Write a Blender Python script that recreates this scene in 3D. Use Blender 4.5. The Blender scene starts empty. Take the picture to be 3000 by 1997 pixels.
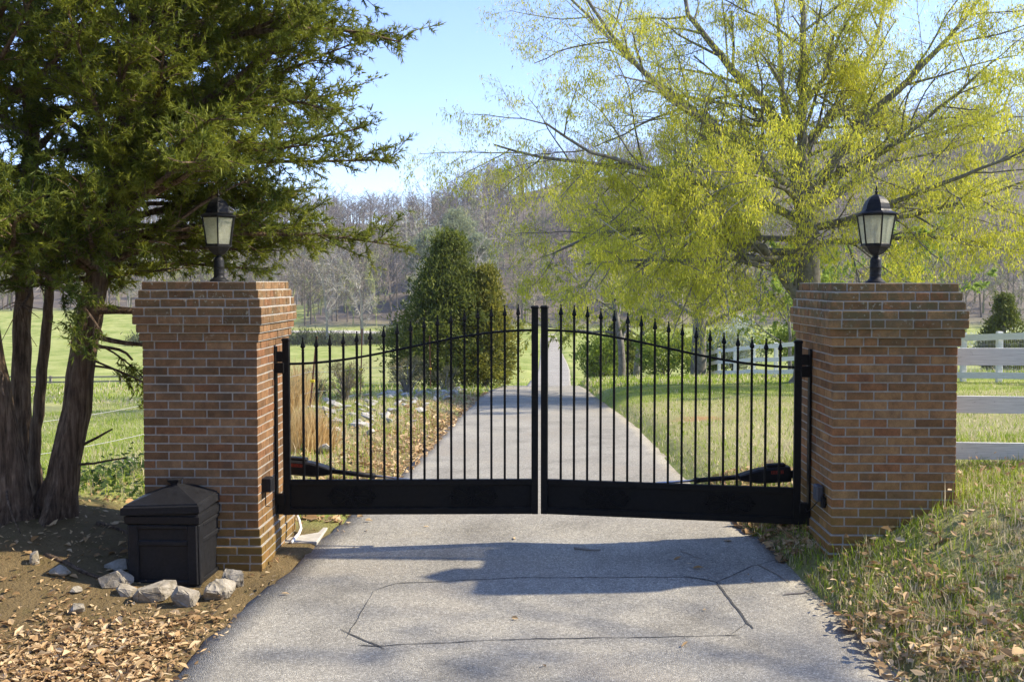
import bpy, bmesh, math, random
import numpy as np
from mathutils import Vector, Matrix

R = math.radians
rng = np.random.default_rng(11)
random.seed(5)
SC = bpy.context.scene
COL = SC.collection

# ------------------------------------------------------------------ camera, sky, sun, exposure
EYE = 2.263
cd = bpy.data.cameras.new('camera')
cam = bpy.data.objects.new('camera', cd)
COL.objects.link(cam)
cam.location = (0, 0, EYE)
cam.rotation_euler = (R(90 - 1.9), 0, 0)
cd.sensor_width = 36.0
cd.lens = 36.0 * 2650 / 3000
cd.shift_y = -84.5 / 3000
cd.clip_start = 0.1
cd.clip_end = 3000
SC.camera = cam

SUN_EL, SUN_AZ = 40.0, 4.0            # azimuth measured from +X towards +Y
sd = Vector((math.cos(R(SUN_EL)) * math.cos(R(SUN_AZ)), math.cos(R(SUN_EL)) * math.sin(R(SUN_AZ)), math.sin(R(SUN_EL))))
world = bpy.data.worlds.new('World')
SC.world = world
world.use_nodes = True
wt = world.node_tree
wt.nodes.clear()
sky = wt.nodes.new('ShaderNodeTexSky')
sky.sky_type = 'NISHITA'
sky.sun_disc = False
sky.sun_elevation = R(SUN_EL)
sky.sun_rotation = R(90 - SUN_AZ)
sky.altitude = 300
sky.air_density = 1.0
sky.dust_density = 0.3
sky.ozone_density = 4.5
bg = wt.nodes.new('ShaderNodeBackground')
bg.inputs['Strength'].default_value = 0.15
wo = wt.nodes.new('ShaderNodeOutputWorld')
wb = wt.nodes.new('ShaderNodeMix'); wb.data_type = 'RGBA'; wb.blend_type = 'MULTIPLY'     # white balance of the whole sky
wb.inputs[0].default_value = 1.0
wb.inputs[7].default_value = (.93, .865, 1.0, 1)
wt.links.new(sky.outputs[0], wb.inputs[6])
wt.links.new(wb.outputs[2], bg.inputs[0])
wt.links.new(bg.outputs[0], wo.inputs[0])

sl = bpy.data.lights.new('sun', 'SUN')
sl.energy = 3.7
sl.angle = R(0.8)
sl.color = (1.0, 0.90, 0.73)
sun = bpy.data.objects.new('sun', sl)
COL.objects.link(sun)
sun.location = (30, 10, 30)
sun.rotation_euler = sd.to_track_quat('Z', 'Y').to_euler()

SC.view_settings.view_transform = 'Standard'
SC.view_settings.look = 'None'
SC.view_settings.gamma = 1.0
SC.view_settings.use_curve_mapping = False
SC.view_settings.exposure = 1.3
SC.cycles.use_denoising = True
SC.cycles.max_bounces = 8
SC.cycles.transparent_max_bounces = 16

# ------------------------------------------------------------------ helpers
def tag(o, label=None, cat=None, group=None, kind=None):
    if label: o['label'] = label
    if cat: o['category'] = cat
    if group: o['group'] = group
    if kind: o['kind'] = kind
    return o

def empty(name, loc=(0, 0, 0), rz=0.0):
    o = bpy.data.objects.new(name, None)
    COL.objects.link(o)
    o.location = loc
    o.rotation_euler = (0, 0, rz)
    o.empty_display_size = 0.1
    return o

def link(name, me, parent=None, loc=None, rot=None):
    o = bpy.data.objects.new(name, me)
    COL.objects.link(o)
    if parent: o.parent = parent
    if loc is not None: o.location = loc
    if rot is not None: o.rotation_euler = rot
    return o

def np_mesh(name, V, Q=None, T=None, cols=None, smooth=False):
    V = np.asarray(V, dtype=np.float32).reshape(-1, 3)
    nq = 0 if Q is None else len(Q)
    nt = 0 if T is None else len(T)
    me = bpy.data.meshes.new(name)
    me.vertices.add(len(V))
    me.vertices.foreach_set('co', V.ravel())
    idx = []
    if nq: idx.append(np.asarray(Q, dtype=np.int32).ravel())
    if nt: idx.append(np.asarray(T, dtype=np.int32).ravel())
    idx = np.concatenate(idx)
    me.loops.add(len(idx))
    me.loops.foreach_set('vertex_index', idx)
    me.polygons.add(nq + nt)
    ls = np.concatenate([np.arange(nq) * 4, nq * 4 + np.arange(nt) * 3]).astype(np.int32)
    me.polygons.foreach_set('loop_start', ls)
    if smooth or nq + nt < 60000:
        me.polygons.foreach_set('use_smooth', np.full(nq + nt, bool(smooth), dtype=bool))
    if cols is not None:
        a = me.attributes.new('col', 'FLOAT_COLOR', 'POINT')
        c = np.ones((len(V), 4), dtype=np.float32)
        c[:, :3] = cols
        a.data.foreach_set('color', c.ravel())
    me.update(calc_edges=True)
    return me

class MB:
    """collects shapes of ONE part and links them as one mesh"""
    def __init__(s):
        s.V, s.Q, s.T, s.n = [], [], [], 0
    def add(s, V, Q=None, T=None):
        V = np.asarray(V, dtype=float).reshape(-1, 3)
        if Q is not None and len(Q): s.Q.append(np.asarray(Q) + s.n)
        if T is not None and len(T): s.T.append(np.asarray(T) + s.n)
        s.V.append(V); s.n += len(V)
        return s
    def box(s, lo, hi, M=None):
        x0, y0, z0 = lo; x1, y1, z1 = hi
        V = np.array([(x0,y0,z0),(x1,y0,z0),(x1,y1,z0),(x0,y1,z0),(x0,y0,z1),(x1,y0,z1),(x1,y1,z1),(x0,y1,z1)], float)
        if M is not None: V = np.array([M @ Vector(v) for v in V])
        return s.add(V, [(0,3,2,1),(4,5,6,7),(0,1,5,4),(1,2,6,5),(2,3,7,6),(3,0,4,7)])
    def cbox(s, lo, hi, b=0.003):
        """box with chamfered edges"""
        c = [(lo[i]+hi[i])/2 for i in range(3)]; h = [(hi[i]-lo[i])/2 for i in range(3)]
        V, ix = [], {}
        for sx in (-1,1):
            for sy in (-1,1):
                for sz in (-1,1):
                    for ax in range(3):
                        p = [sx*(h[0]-b), sy*(h[1]-b), sz*(h[2]-b)]
                        p[ax] = (sx,sy,sz)[ax]*h[ax]
                        ix[(sx,sy,sz,ax)] = len(V)
                        V.append([c[i]+p[i] for i in range(3)])
        Q, T = [], []
        cen = Vector(c)
        def put(f):
            pts = [Vector(V[i]) for i in f]
            n = (pts[1]-pts[0]).cross(pts[2]-pts[0])
            m = sum(pts, Vector())/len(pts) - cen
            if n.dot(m) < 0: f = f[::-1]
            (Q if len(f) == 4 else T).append(tuple(f))
        for ax in range(3):
            o = [i for i in range(3) if i != ax]
            for sg in (-1,1):
                f = []
                for a, d in ((-1,-1),(1,-1),(1,1),(-1,1)):
                    k = [0,0,0]; k[ax] = sg; k[o[0]] = a; k[o[1]] = d
                    f.append(ix[(k[0],k[1],k[2],ax)])
                put(f)
            for a in (-1,1):
                for d in (-1,1):
                    k = [0,0,0]; k[o[0]] = a; k[o[1]] = d
                    k1 = k[:]; k1[ax] = -1; k2 = k[:]; k2[ax] = 1
                    put([ix[(*k1,o[0])], ix[(*k2,o[0])], ix[(*k2,o[1])], ix[(*k1,o[1])]])
        for sx in (-1,1):
            for sy in (-1,1):
                for sz in (-1,1):
                    put([ix[(sx,sy,sz,0)], ix[(sx,sy,sz,1)], ix[(sx,sy,sz,2)]])
        return s.add(V, Q, T)
    def tube(s, P, rad, n=6, cap=True, flat=1.0):
        P = np.asarray(P, float); m = len(P)
        rad = np.broadcast_to(np.asarray(rad, float), (m,))
        d = np.gradient(P, axis=0)
        d /= np.linalg.norm(d, axis=1, keepdims=True) + 1e-9
        ref = np.array([0., 0., 1.]) if abs(d[:, 2]).mean() < 0.8 else np.array([1., 0., 0.])
        u = np.cross(d, ref); u /= np.linalg.norm(u, axis=1, keepdims=True) + 1e-9
        w = np.cross(d, u)
        a = np.arange(n) * 2 * math.pi / n
        ring = P[:, None, :] + rad[:, None, None] * (np.cos(a)[None, :, None]*u[:, None, :] + flat*np.sin(a)[None, :, None]*w[:, None, :])
        V = ring.reshape(-1, 3)
        i = np.arange(m-1)[:, None]*n; j = np.arange(n)[None, :]; k = (j+1) % n
        Q = np.stack([i+j, i+k, i+n+k, i+n+j], -1).reshape(-1, 4)
        T = None
        if cap and n > 2:
            T = [(0, q+1, q) for q in range(1, n-1)] + [((m-1)*n, (m-1)*n+q, (m-1)*n+q+1) for q in range(1, n-1)]
        return s.add(V, Q, T)
    def lathe(s, prof, n=16, c=(0,0,0), ph=0.0):
        m = len(prof)
        a = ph + np.arange(n)*2*math.pi/n
        V = np.array([[(c[0]+r*math.cos(t), c[1]+r*math.sin(t), c[2]+z) for t in a] for r, z in prof]).reshape(-1, 3)
        i = np.arange(m-1)[:, None]*n; j = np.arange(n)[None, :]; k = (j+1) % n
        Q = np.stack([i+j, i+k, i+n+k, i+n+j], -1).reshape(-1, 4)
        T = [(0, q+1, q) for q in range(1, n-1)] + [((m-1)*n, (m-1)*n+q, (m-1)*n+q+1) for q in range(1, n-1)]
        return s.add(V, Q, T)
    def mesh(s, name, smooth=False, cols=None):
        return np_mesh(name, np.concatenate(s.V), np.concatenate(s.Q) if s.Q else None, np.concatenate(s.T) if s.T else None, cols, smooth)
    def build(s, name, m, parent=None, smooth=False, loc=None, rot=None):
        me = s.mesh(name, smooth)
        me.materials.append(m)
        return link(name, me, parent, loc, rot)

def nrm(a):
    return a / (np.linalg.norm(a, axis=-1, keepdims=True) + 1e-9)

_ns = np.random.default_rng(3)
_PH = _ns.uniform(0, 6.28, (4, 10, 2)); _DR = _ns.uniform(0, 6.28, (4, 10))
def noise2(x, y, scale, k=0):
    """cheap smooth noise, about -1..1"""
    x = np.asarray(x, float)/scale; y = np.asarray(y, float)/scale
    s = 0
    for i in range(10):
        f = 1.0 + 0.35*i; a = _DR[k, i]
        s = s + np.sin(f*(x*math.cos(a)+y*math.sin(a))*3.1 + _PH[k, i, 0]) / (1+0.3*i)
    return s / 3.0

def sm(t):
    t = np.clip(t, 0, 1); return t*t*(3-2*t)

# ------------------------------------------------------------------ materials
def new_mat(name):
    m = bpy.data.materials.new(name); m.use_nodes = True
    nt = m.node_tree; nt.nodes.clear()
    return m, nt
def nd(nt, typ, **kw):
    n = nt.nodes.new(typ)
    for k, v in kw.items():
        if k in ('operation', 'blend_type', 'data_type', 'attribute_name', 'feature', 'noise_dimensions', 'distance', 'musgrave_type'): setattr(n, k, v)
        else: n.inputs[k].default_value = v
    return n
def L(nt, a, b): nt.links.new(a, b)
def ramp(nt, stops):
    n = nt.nodes.new('ShaderNodeValToRGB'); e = n.color_ramp.elements
    while len(e) < len(stops): e.new(0.5)
    for el, (p, c) in zip(e, stops):
        el.position = p; el.color = (*c, 1) if len(c) == 3 else c
    return n
def mixc(nt, fac, a, b, mode='MIX'):
    n = nt.nodes.new('ShaderNodeMix'); n.data_type = 'RGBA'; n.blend_type = mode
    for sock, v in ((n.inputs[0], fac), (n.inputs[6], a), (n.inputs[7], b)):
        if isinstance(v, (int, float)): sock.default_value = v
        elif isinstance(v, tuple): sock.default_value = (*v, 1)
        else: L(nt, v, sock)
    return n.outputs[2]
def math_n(nt, op, a, b=None, clamp=False):
    n = nt.nodes.new('ShaderNodeMath'); n.operation = op; n.use_clamp = clamp
    for i, v in enumerate((a, b)):
        if v is None: continue
        if isinstance(v, (int, float)): n.inputs[i].default_value = v
        else: L(nt, v, n.inputs[i])
    return n.outputs[0]
def coords(nt, obj=False):
    if obj: return nt.nodes.new('ShaderNodeTexCoord').outputs['Object']
    return nt.nodes.new('ShaderNodeNewGeometry').outputs['Position']
def noise(nt, vec, scale, detail=4, rough=0.6):
    n = nd(nt, 'ShaderNodeTexNoise', Scale=scale, Detail=detail, Roughness=rough)
    L(nt, vec, n.inputs['Vector']); return n.outputs['Fac']
def finish(nt, color, rough=0.8, bump=None, bstr=0.3, bdist=0.01, spec=0.3, metal=0.0):
    p = nt.nodes.new('ShaderNodeBsdfPrincipled')
    if isinstance(color, tuple): p.inputs['Base Color'].default_value = (*color, 1)
    else: L(nt, color, p.inputs['Base Color'])
    if isinstance(rough, (int, float)): p.inputs['Roughness'].default_value = rough
    else: L(nt, rough, p.inputs['Roughness'])
    p.inputs['Specular IOR Level'].default_value = spec
    p.inputs['Metallic'].default_value = metal
    if bump is not None:
        b = nd(nt, 'ShaderNodeBump', Strength=bstr, Distance=bdist)
        L(nt, bump, b.inputs['Height']); L(nt, b.outputs[0], p.inputs['Normal'])
    o = nt.nodes.new('ShaderNodeOutputMaterial')
    L(nt, p.outputs[0], o.inputs[0])
    return p

def simple(name, c1, c2, scale=20, rough=0.7, bstr=0.2, bdist=0.004, spec=0.3, metal=0.0, obj=False):
    m, nt = new_mat(name)
    v = coords(nt, obj)
    n = noise(nt, v, scale, 5, 0.65)
    r = ramp(nt, [(0.3, c1), (0.7, c2)]); L(nt, n, r.inputs[0])
    finish(nt, r.outputs[0], rough, n, bstr, bdist, spec, metal)
    return m

def leaf_mat(name, transl=0.45, rough=0.6):
    """colour comes from the blade's own attribute"""
    m, nt = new_mat(name)
    a = nd(nt, 'ShaderNodeAttribute', attribute_name='col')
    d = nt.nodes.new('ShaderNodeBsdfPrincipled'); d.inputs['Roughness'].default_value = rough
    d.inputs['Specular IOR Level'].default_value = 0.25
    t = nt.nodes.new('ShaderNodeBsdfTranslucent')
    L(nt, a.outputs['Color'], d.inputs['Base Color']); L(nt, a.outputs['Color'], t.inputs['Color'])
    mx = nt.nodes.new('ShaderNodeMixShader'); mx.inputs[0].default_value = transl
    L(nt, d.outputs[0], mx.inputs[1]); L(nt, t.outputs[0], mx.inputs[2])
    o = nt.nodes.new('ShaderNodeOutputMaterial'); L(nt, mx.outputs[0], o.inputs[0])
    return m

def brick_mat(name, algae):
    m, nt = new_mat(name)
    pos = coords(nt)
    oi = nt.nodes.new('ShaderNodeObjectInfo')
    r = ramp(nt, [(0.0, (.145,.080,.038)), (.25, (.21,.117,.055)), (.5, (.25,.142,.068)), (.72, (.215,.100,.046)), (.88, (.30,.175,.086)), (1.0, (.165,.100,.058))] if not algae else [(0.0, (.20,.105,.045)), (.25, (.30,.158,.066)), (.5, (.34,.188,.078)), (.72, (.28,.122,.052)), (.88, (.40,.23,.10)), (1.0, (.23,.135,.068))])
    L(nt, oi.outputs['Random'], r.inputs[0])
    n1 = noise(nt, pos, 14, 5, .7); n2 = noise(nt, pos, 160, 3, .6); n3 = noise(nt, pos, 3.0, 4, .6)
    d1 = ramp(nt, [(.3, (.42,.42,.42)), (.64, (1.15,1.12,1.08))]); L(nt, n1, d1.inputs[0])
    c = mixc(nt, 0.8, r.outputs[0], d1.outputs[0], 'MULTIPLY')
    d2 = ramp(nt, [(.35, (.62,.6,.58)), (.5, (1,1,1)), (.75, (1.2,1.15,1.1))]); L(nt, n2, d2.inputs[0])
    c = mixc(nt, 0.7, c, d2.outputs[0], 'MULTIPLY')
    # old soot and lichen patches with their own ragged outline
    sp = ramp(nt, [(.54, (0,0,0)), (.68, (1,1,1))]); L(nt, n3, sp.inputs[0])
    c = mixc(nt, math_n(nt, 'MULTIPLY', sp.outputs[0], .62), c, (.06,.047,.032))
    sx = nt.nodes.new('ShaderNodeSeparateXYZ'); L(nt, pos, sx.inputs[0])
    hi = math_n(nt, 'MULTIPLY', math_n(nt, 'SUBTRACT', math_n(nt, 'ADD', sx.outputs['Z'], math_n(nt, 'MULTIPLY', n3, .5)), 1.98), 3.0, True)
    li = ramp(nt, [(.38, (0,0,0)), (.58, (1,1,1))]); L(nt, noise(nt, pos, 9, 6, .75), li.inputs[0])
    c = mixc(nt, math_n(nt, 'MULTIPLY', math_n(nt, 'MULTIPLY', hi, li.outputs[0]), .85 if algae else .35), c, (.115,.10,.045))
    n4 = noise(nt, pos, 30, 4, .7)
    sp2 = ramp(nt, [(.60, (0,0,0)), (.66, (1,1,1))]); L(nt, n4, sp2.inputs[0])
    c = mixc(nt, math_n(nt, 'MULTIPLY', math_n(nt, 'MULTIPLY', hi, sp2.outputs[0]), .7), c, (.42,.40,.30))
    base = .62 if algae else .33
    lo = math_n(nt, 'MULTIPLY', math_n(nt, 'SUBTRACT', math_n(nt, 'ADD', base, math_n(nt, 'MULTIPLY', n3, .55)), sx.outputs['Z']), 2.2, True)
    al = ramp(nt, [(.25, (0,0,0)), (.6, (1,1,1))]); L(nt, noise(nt, pos, 4.5, 5, .7), al.inputs[0])
    c = mixc(nt, math_n(nt, 'MULTIPLY', math_n(nt, 'MULTIPLY', lo, al.outputs[0]), .62), c, (.20,.135,.025))
    finish(nt, c, .9, math_n(nt, 'ADD', n1, math_n(nt, 'MULTIPLY', n2, .5)), .5, .004, .2)
    return m

def paint_black(name, rough=.5, c=(.0045,.0045,.0045)):
    m, nt = new_mat(name)
    pos = coords(nt)
    n = noise(nt, pos, 40, 5, .7)
    r = ramp(nt, [(.35, c), (.75, tuple(2*x + .003 for x in c))]); L(nt, n, r.inputs[0])
    rr = ramp(nt, [(.3, (rough-.08,)*3), (.7, (rough+.2,)*3)]); L(nt, noise(nt, pos, 11, 4, .6), rr.inputs[0])
    finish(nt, r.outputs[0], rr.outputs[0], noise(nt, pos, 260, 2, .5), .12, .002, .16)
    return m

M = {}
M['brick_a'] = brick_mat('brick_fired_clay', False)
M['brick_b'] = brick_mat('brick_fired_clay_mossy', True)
M['mortar'] = simple('mortar', (.29,.265,.225), (.43,.40,.345), 30, .95, .6, .006, .1)
M['gate'] = paint_black('gate_black_paint')
M['lamp'] = paint_black('lamp_black_paint', .42, (.010,.010,.010))
M['plastic'] = paint_black('black_plastic', .45, (.010,.010,.0108))
M['steel'] = simple('bright_steel_rod', (.45,.45,.46), (.6,.6,.62), 40, .3, .05, .001, .5, .9)
M['greybox'] = simple('dark_grey_plastic', (.05,.055,.065), (.08,.085,.095), 60, .5)
M['red'] = simple('red_print', (.30,.03,.015), (.45,.06,.03), 40, .5)
M['bark_cedar'] = simple('cedar_bark', (.10,.075,.055), (.27,.21,.16), 12, .95, 1.0, .03, .1)
M['bark_oak'] = simple('oak_bark', (.09,.08,.065), (.25,.235,.20), 7, .95, .9, .03, .1)
M['bark_pale'] = simple('pale_bark', (.32,.29,.25), (.55,.52,.47), 3, .9, .5, .02, .1)
M['bark_grey'] = simple('grey_bark', (.16,.14,.12), (.30,.27,.235), 3, .95, .5, .02, .1)
M['leaf'] = leaf_mat('spring_leaf', .5)
M['needle'] = leaf_mat('cedar_needle', .45)
M['blade'] = leaf_mat('grass_blade', .45)
M['dead'] = leaf_mat('dead_leaf', .2, .8)
M['rock'] = simple('limestone', (.17,.145,.10), (.42,.375,.30), 14, .9, .8, .02, .15, obj=False)
M['rust'] = simple('rusty_steel', (.16,.06,.03), (.28,.12,.06), 30, .8)
M['yellow'] = simple('yellow_plastic', (.75,.55,.02), (.8,.62,.05), 30, .5)
M['wire'] = simple('galvanised_wire', (.30,.30,.29), (.42,.42,.40), 30, .5, .1, .001, .4, .5)
M['weathered'] = simple('weathered_grey_wood', (.14,.12,.10), (.28,.25,.21), 8, .9)
M['pvc'] = simple('white_pvc', (.68,.67,.63), (.78,.77,.74), 20, .45)
M['concrete'] = simple('concrete', (.36,.33,.27), (.50,.47,.40), 14, .9, .4, .004)
M['bulb'] = simple('frosted_white_bulb', (.80,.78,.72), (.86,.84,.80), 5, .35)

def white_paint():
    m, nt = new_mat('worn_white_paint')
    pos = coords(nt)
    mp = nd(nt, 'ShaderNodeMapping'); mp.inputs['Scale'].default_value = (1.5, 1.5, 42)
    L(nt, pos, mp.inputs[0])
    n = noise(nt, mp.outputs[0], 3.2, 6, .7)
    r = ramp(nt, [(.26, (.34,.33,.27)), (.38, (.58,.575,.52)), (.6, (.74,.735,.68))]); L(nt, n, r.inputs[0])
    n2 = noise(nt, pos, 18, 5, .75)
    sp = ramp(nt, [(.62, (0,0,0)), (.72, (1,1,1))]); L(nt, n2, sp.inputs[0])
    c = mixc(nt, math_n(nt, 'MULTIPLY', sp.outputs[0], .7), r.outputs[0], (.22,.19,.13))
    finish(nt, c, .8, n2, .12, .002, .2)
    return m
M['white'] = white_paint()

def glass_mat():
    m, nt = new_mat('seedy_lantern_glass')
    pos = coords(nt)
    n = noise(nt, pos, 120, 4, .7); n2 = noise(nt, pos, 16, 4, .7)
    tr = nt.nodes.new('ShaderNodeBsdfTransparent'); tr.inputs[0].default_value = (.93,.94,.88,1)
    df = nt.nodes.new('ShaderNodeBsdfTranslucent'); df.inputs[0].default_value = (.80,.80,.70,1)
    d2 = nt.nodes.new('ShaderNodeBsdfDiffuse'); d2.inputs[0].default_value = (.66,.65,.56,1)
    gl = nt.nodes.new('ShaderNodeBsdfGlossy'); gl.inputs['Roughness'].default_value = .12
    a = nt.nodes.new('ShaderNodeMixShader'); a.inputs[0].default_value = .4
    L(nt, df.outputs[0], a.inputs[1]); L(nt, d2.outputs[0], a.inputs[2])
    b = nt.nodes.new('ShaderNodeMixShader')
    r = ramp(nt, [(.3, (.30,)*3), (.75, (.62,)*3)]); L(nt, math_n(nt, 'ADD', math_n(nt, 'MULTIPLY', n, .45), math_n(nt, 'MULTIPLY', n2, .55)), r.inputs[0]); L(nt, r.outputs[0], b.inputs[0])
    L(nt, tr.outputs[0], b.inputs[1]); L(nt, a.outputs[0], b.inputs[2])
    c = nt.nodes.new('ShaderNodeMixShader'); c.inputs[0].default_value = .08
    L(nt, b.outputs[0], c.inputs[1]); L(nt, gl.outputs[0], c.inputs[2])
    o = nt.nodes.new('ShaderNodeOutputMaterial'); L(nt, c.outputs[0], o.inputs[0])
    return m
M['glass'] = glass_mat()

def asphalt():
    m, nt = new_mat('weathered_asphalt')
    pos = coords(nt)
    v = nd(nt, 'ShaderNodeTexVoronoi', Scale=120.0); L(nt, pos, v.inputs['Vector'])
    r = ramp(nt, [(0.0, (.17,.165,.158)), (.35, (.235,.228,.215)), (.75, (.285,.276,.26)), (1.0, (.40,.39,.37))])
    sep = nt.nodes.new('ShaderNodeSeparateColor'); L(nt, v.outputs['Color'], sep.inputs[0]); L(nt, sep.outputs[0], r.inputs[0])
    n = noise(nt, pos, 1.1, 5, .65)
    r2 = ramp(nt, [(.3, (.70,.69,.68)), (.5, (.97,.96,.95)), (.7, (1.16,1.13,1.08))]); L(nt, n, r2.inputs[0])
    c = mixc(nt, 1.0, r.outputs[0], r2.outputs[0], 'MULTIPLY')
    n3 = noise(nt, pos, 30, 4, .7)
    r3 = ramp(nt, [(.35, (.82,.82,.82)), (.65, (1.1,1.1,1.1))]); L(nt, n3, r3.inputs[0])
    c = mixc(nt, .8, c, r3.outputs[0], 'MULTIPLY')
    c = mixc(nt, 1.0, c, (1.25,1.21,1.06), 'MULTIPLY')
    st = ramp(nt, [(.52, (0,0,0)), (.66, (1,1,1))]); L(nt, noise(nt, pos, .55, 5, .6), st.inputs[0])      # old brownish stains
    c = mixc(nt, math_n(nt, 'MULTIPLY', st.outputs[0], .35), c, (.20,.165,.125))
    finish(nt, c, .9, math_n(nt, 'ADD', math_n(nt, 'MULTIPLY', v.outputs['Distance'], -1.0), n3), .7, .006, .2)
    return m
M['asphalt'] = asphalt()
M['sealant'] = simple('dark_joint_sealant', (.035,.034,.03), (.10,.098,.09), 40, .85)

def ground_mat():
    m, nt = new_mat('ground_cover')
    pos = coords(nt)
    at = nd(nt, 'ShaderNodeAttribute', attribute_name='col')
    sep = nt.nodes.new('ShaderNodeSeparateColor'); L(nt, at.outputs['Color'], sep.inputs[0])
    n1 = noise(nt, pos, .35, 6, .65); n2 = noise(nt, pos, 5, 6, .75); n3 = noise(nt, pos, 45, 4, .75)
    g = ramp(nt, [(.30, (.10,.155,.02)), (.50, (.17,.235,.035)), (.70, (.28,.30,.075))]); L(nt, n2, g.inputs[0])
    g3 = ramp(nt, [(.3, (.5,.5,.5)), (.7, (1.35,1.35,1.35))]); L(nt, n3, g3.inputs[0])
    c = mixc(nt, 1.0, g.outputs[0], g3.outputs[0], 'MULTIPLY')
    far = ramp(nt, [(.35, (0,0,0)), (.62, (1,1,1))]); L(nt, n1, far.inputs[0])
    c = mixc(nt, math_n(nt, 'MULTIPLY', far.outputs[0], .65), c, (.46,.45,.17))
    dry = ramp(nt, [(.3, (.25,.19,.10)), (.55, (.40,.33,.19)), (.75, (.52,.45,.30))]); L(nt, n3, dry.inputs[0])
    k = math_n(nt, 'MULTIPLY', sep.outputs[0], math_n(nt, 'ADD', .45, n2), True)
    c = mixc(nt, k, c, dry.outputs[0])
    dirt = ramp(nt, [(.3, (.10,.07,.03)), (.6, (.20,.145,.07)), (.78, (.32,.24,.13))]); L(nt, math_n(nt, 'ADD', math_n(nt, 'MULTIPLY', n2, .6), math_n(nt, 'MULTIPLY', n3, .4)), dirt.inputs[0])
    c = mixc(nt, math_n(nt, 'MULTIPLY', sep.outputs[1], math_n(nt, 'ADD', .55, n2), True), c, dirt.outputs[0])
    fl = ramp(nt, [(.3, (.12,.097,.075)), (.7, (.22,.185,.145))]); L(nt, n2, fl.inputs[0])
    c = mixc(nt, sep.outputs[2], c, fl.outputs[0])
    clay = nd(nt, 'ShaderNodeVectorMath', operation='DISTANCE'); L(nt, pos, clay.inputs[0]); clay.inputs[1].default_value = (2.95, 14.0, .1)
    ck = math_n(nt, 'SUBTRACT', math_n(nt, 'ADD', -.15, math_n(nt, 'MULTIPLY', n2, 1.3)), clay.outputs['Value'])
    c = mixc(nt, math_n(nt, 'MULTIPLY', ck, 1.6, True), c, (.42,.20,.09))
    finish(nt, c, .95, math_n(nt, 'ADD', n3, math_n(nt, 'MULTIPLY', n2, 2.0)), .8, .03, .1)
    return m
M['ground'] = ground_mat()

# ------------------------------------------------------------------ terrain and driveway
_dy  = [-40, 4.0, 5.2, 5.6, 6.2, 7.1, 8.0, 8.4, 10.25, 13.9, 24, 37.7, 60, 90, 130, 180]
_dl  = [-2.1,-2.05,-2.02,-2.0,-1.95,-1.74,-1.62,-1.53,-1.315,-1.15,-.90,-.36,.75,2.6,4.1,5.5]
_ry  = [-40, 4.0, 5.3, 5.7, 6.2, 6.76, 7.35, 7.75, 10.1, 13.9, 24, 37.7, 60, 90, 130, 180]
_dr  = [2.25,2.22,2.21,2.20,2.18,2.16,2.10,2.02,1.88,2.05,2.26,2.84,3.95,5.8,7.3,8.7]
_zy  = [-40, 4.0, 5.2, 6.2, 7.1, 8.0, 9.0, 10.25, 13.9, 18.5, 24, 30, 37.7, 45, 60, 90, 130, 170, 215, 260]
_zc  = [-.2,-.06,-.03,.0, .05, .10, .105, .075,-.11,-.39,-.80,-1.30,-2.06,-3.0,-5.0,-6.5,-8.0,-8.0,-4.6,-3.5]
def dl_(y): return np.interp(y, _dy, _dl)
def dr_(y): return np.interp(y, _ry, _dr)
def zc_(y):
    y = np.asarray(y, float)
    return (np.interp(y-.4, _zy, _zc) + np.interp(y, _zy, _zc)*2 + np.interp(y+.4, _zy, _zc))/4
def crossf(y): return .03*np.clip((22-np.asarray(y, float))/12, 0, 1)
def zdrive(x, y): return zc_(y) + crossf(y)*np.clip(x, -2.4, 2.4)
def H(x, y):
    x = np.asarray(x, float); y = np.asarray(y, float)
    l, r = dl_(y), dr_(y)
    dL = np.clip(l-x, 0, None); dR = np.clip(x-r, 0, None)
    edge = zdrive(np.clip(x, l, r), y)
    amp = np.interp(y, [3, 5.5, 6.3, 7.2, 9, 14, 24, 40, 90], [.10, .13, .19, .20, .17, .18, .25, .3, .1])
    right = amp*(1-np.exp(-dR/.22)) + np.clip(dR, 0, 12)*np.interp(y, [0, 7, 12, 40, 80], [.05, .06, .03, .02, 0])
    right = right + .30*sm((x-2.4)/1.1)*np.interp(y, [5.2, 6.3, 8.2, 10.5], [0, 1, 1, 0])
    mound = .24*np.exp(-((x+4.15)/1.2)**2 - ((y-7.7)/1.3)**2) + .05*sm((dL-.8)/2)*np.interp(y, [3, 8, 9.5], [1, 1, 0])
    bank = .16*sm(dL/.9)*sm((4.2-dL)/2.2)*np.interp(y, [8.4, 9.6, 20, 30], [0, 1, 1, 0])
    field = -.14*np.clip(dL-3.0, 0, 3)*np.interp(y, [8.5, 11, 18, 30], [.2, 1, .6, 0]) - .3*sm((dL-5)/8)*np.interp(y, [8, 10, 30], [0, 1, 0])
    h = edge + np.where(x > r, right + .012, 0) + np.where(x < l, mound + bank + field + .012, 0)
    h = np.where((x >= l) & (x <= r) & (y < 175), edge - .035, h)
    off = np.clip(np.maximum(dL, dR)/.6, 0, 1)
    h = h + off*(.012*noise2(x, y, .5, 0) + .03*noise2(x, y, 2.5, 1)*sm((y-8)/6) + .25*noise2(x, y, 22, 2)*sm((y-45)/40))
    hill1 = 32*sm((y-215)/215)
    A = np.interp(x, [-75, -50, -26, 0, 68, 158, 420], [0, 6, 25, 36, 48, 57, 60])
    spur = A*sm((y-178)/140)
    h = h + np.maximum(hill1, spur) + sm((y-230)/60)*(1.6*noise2(x, y, 45, 3))
    return h

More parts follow.
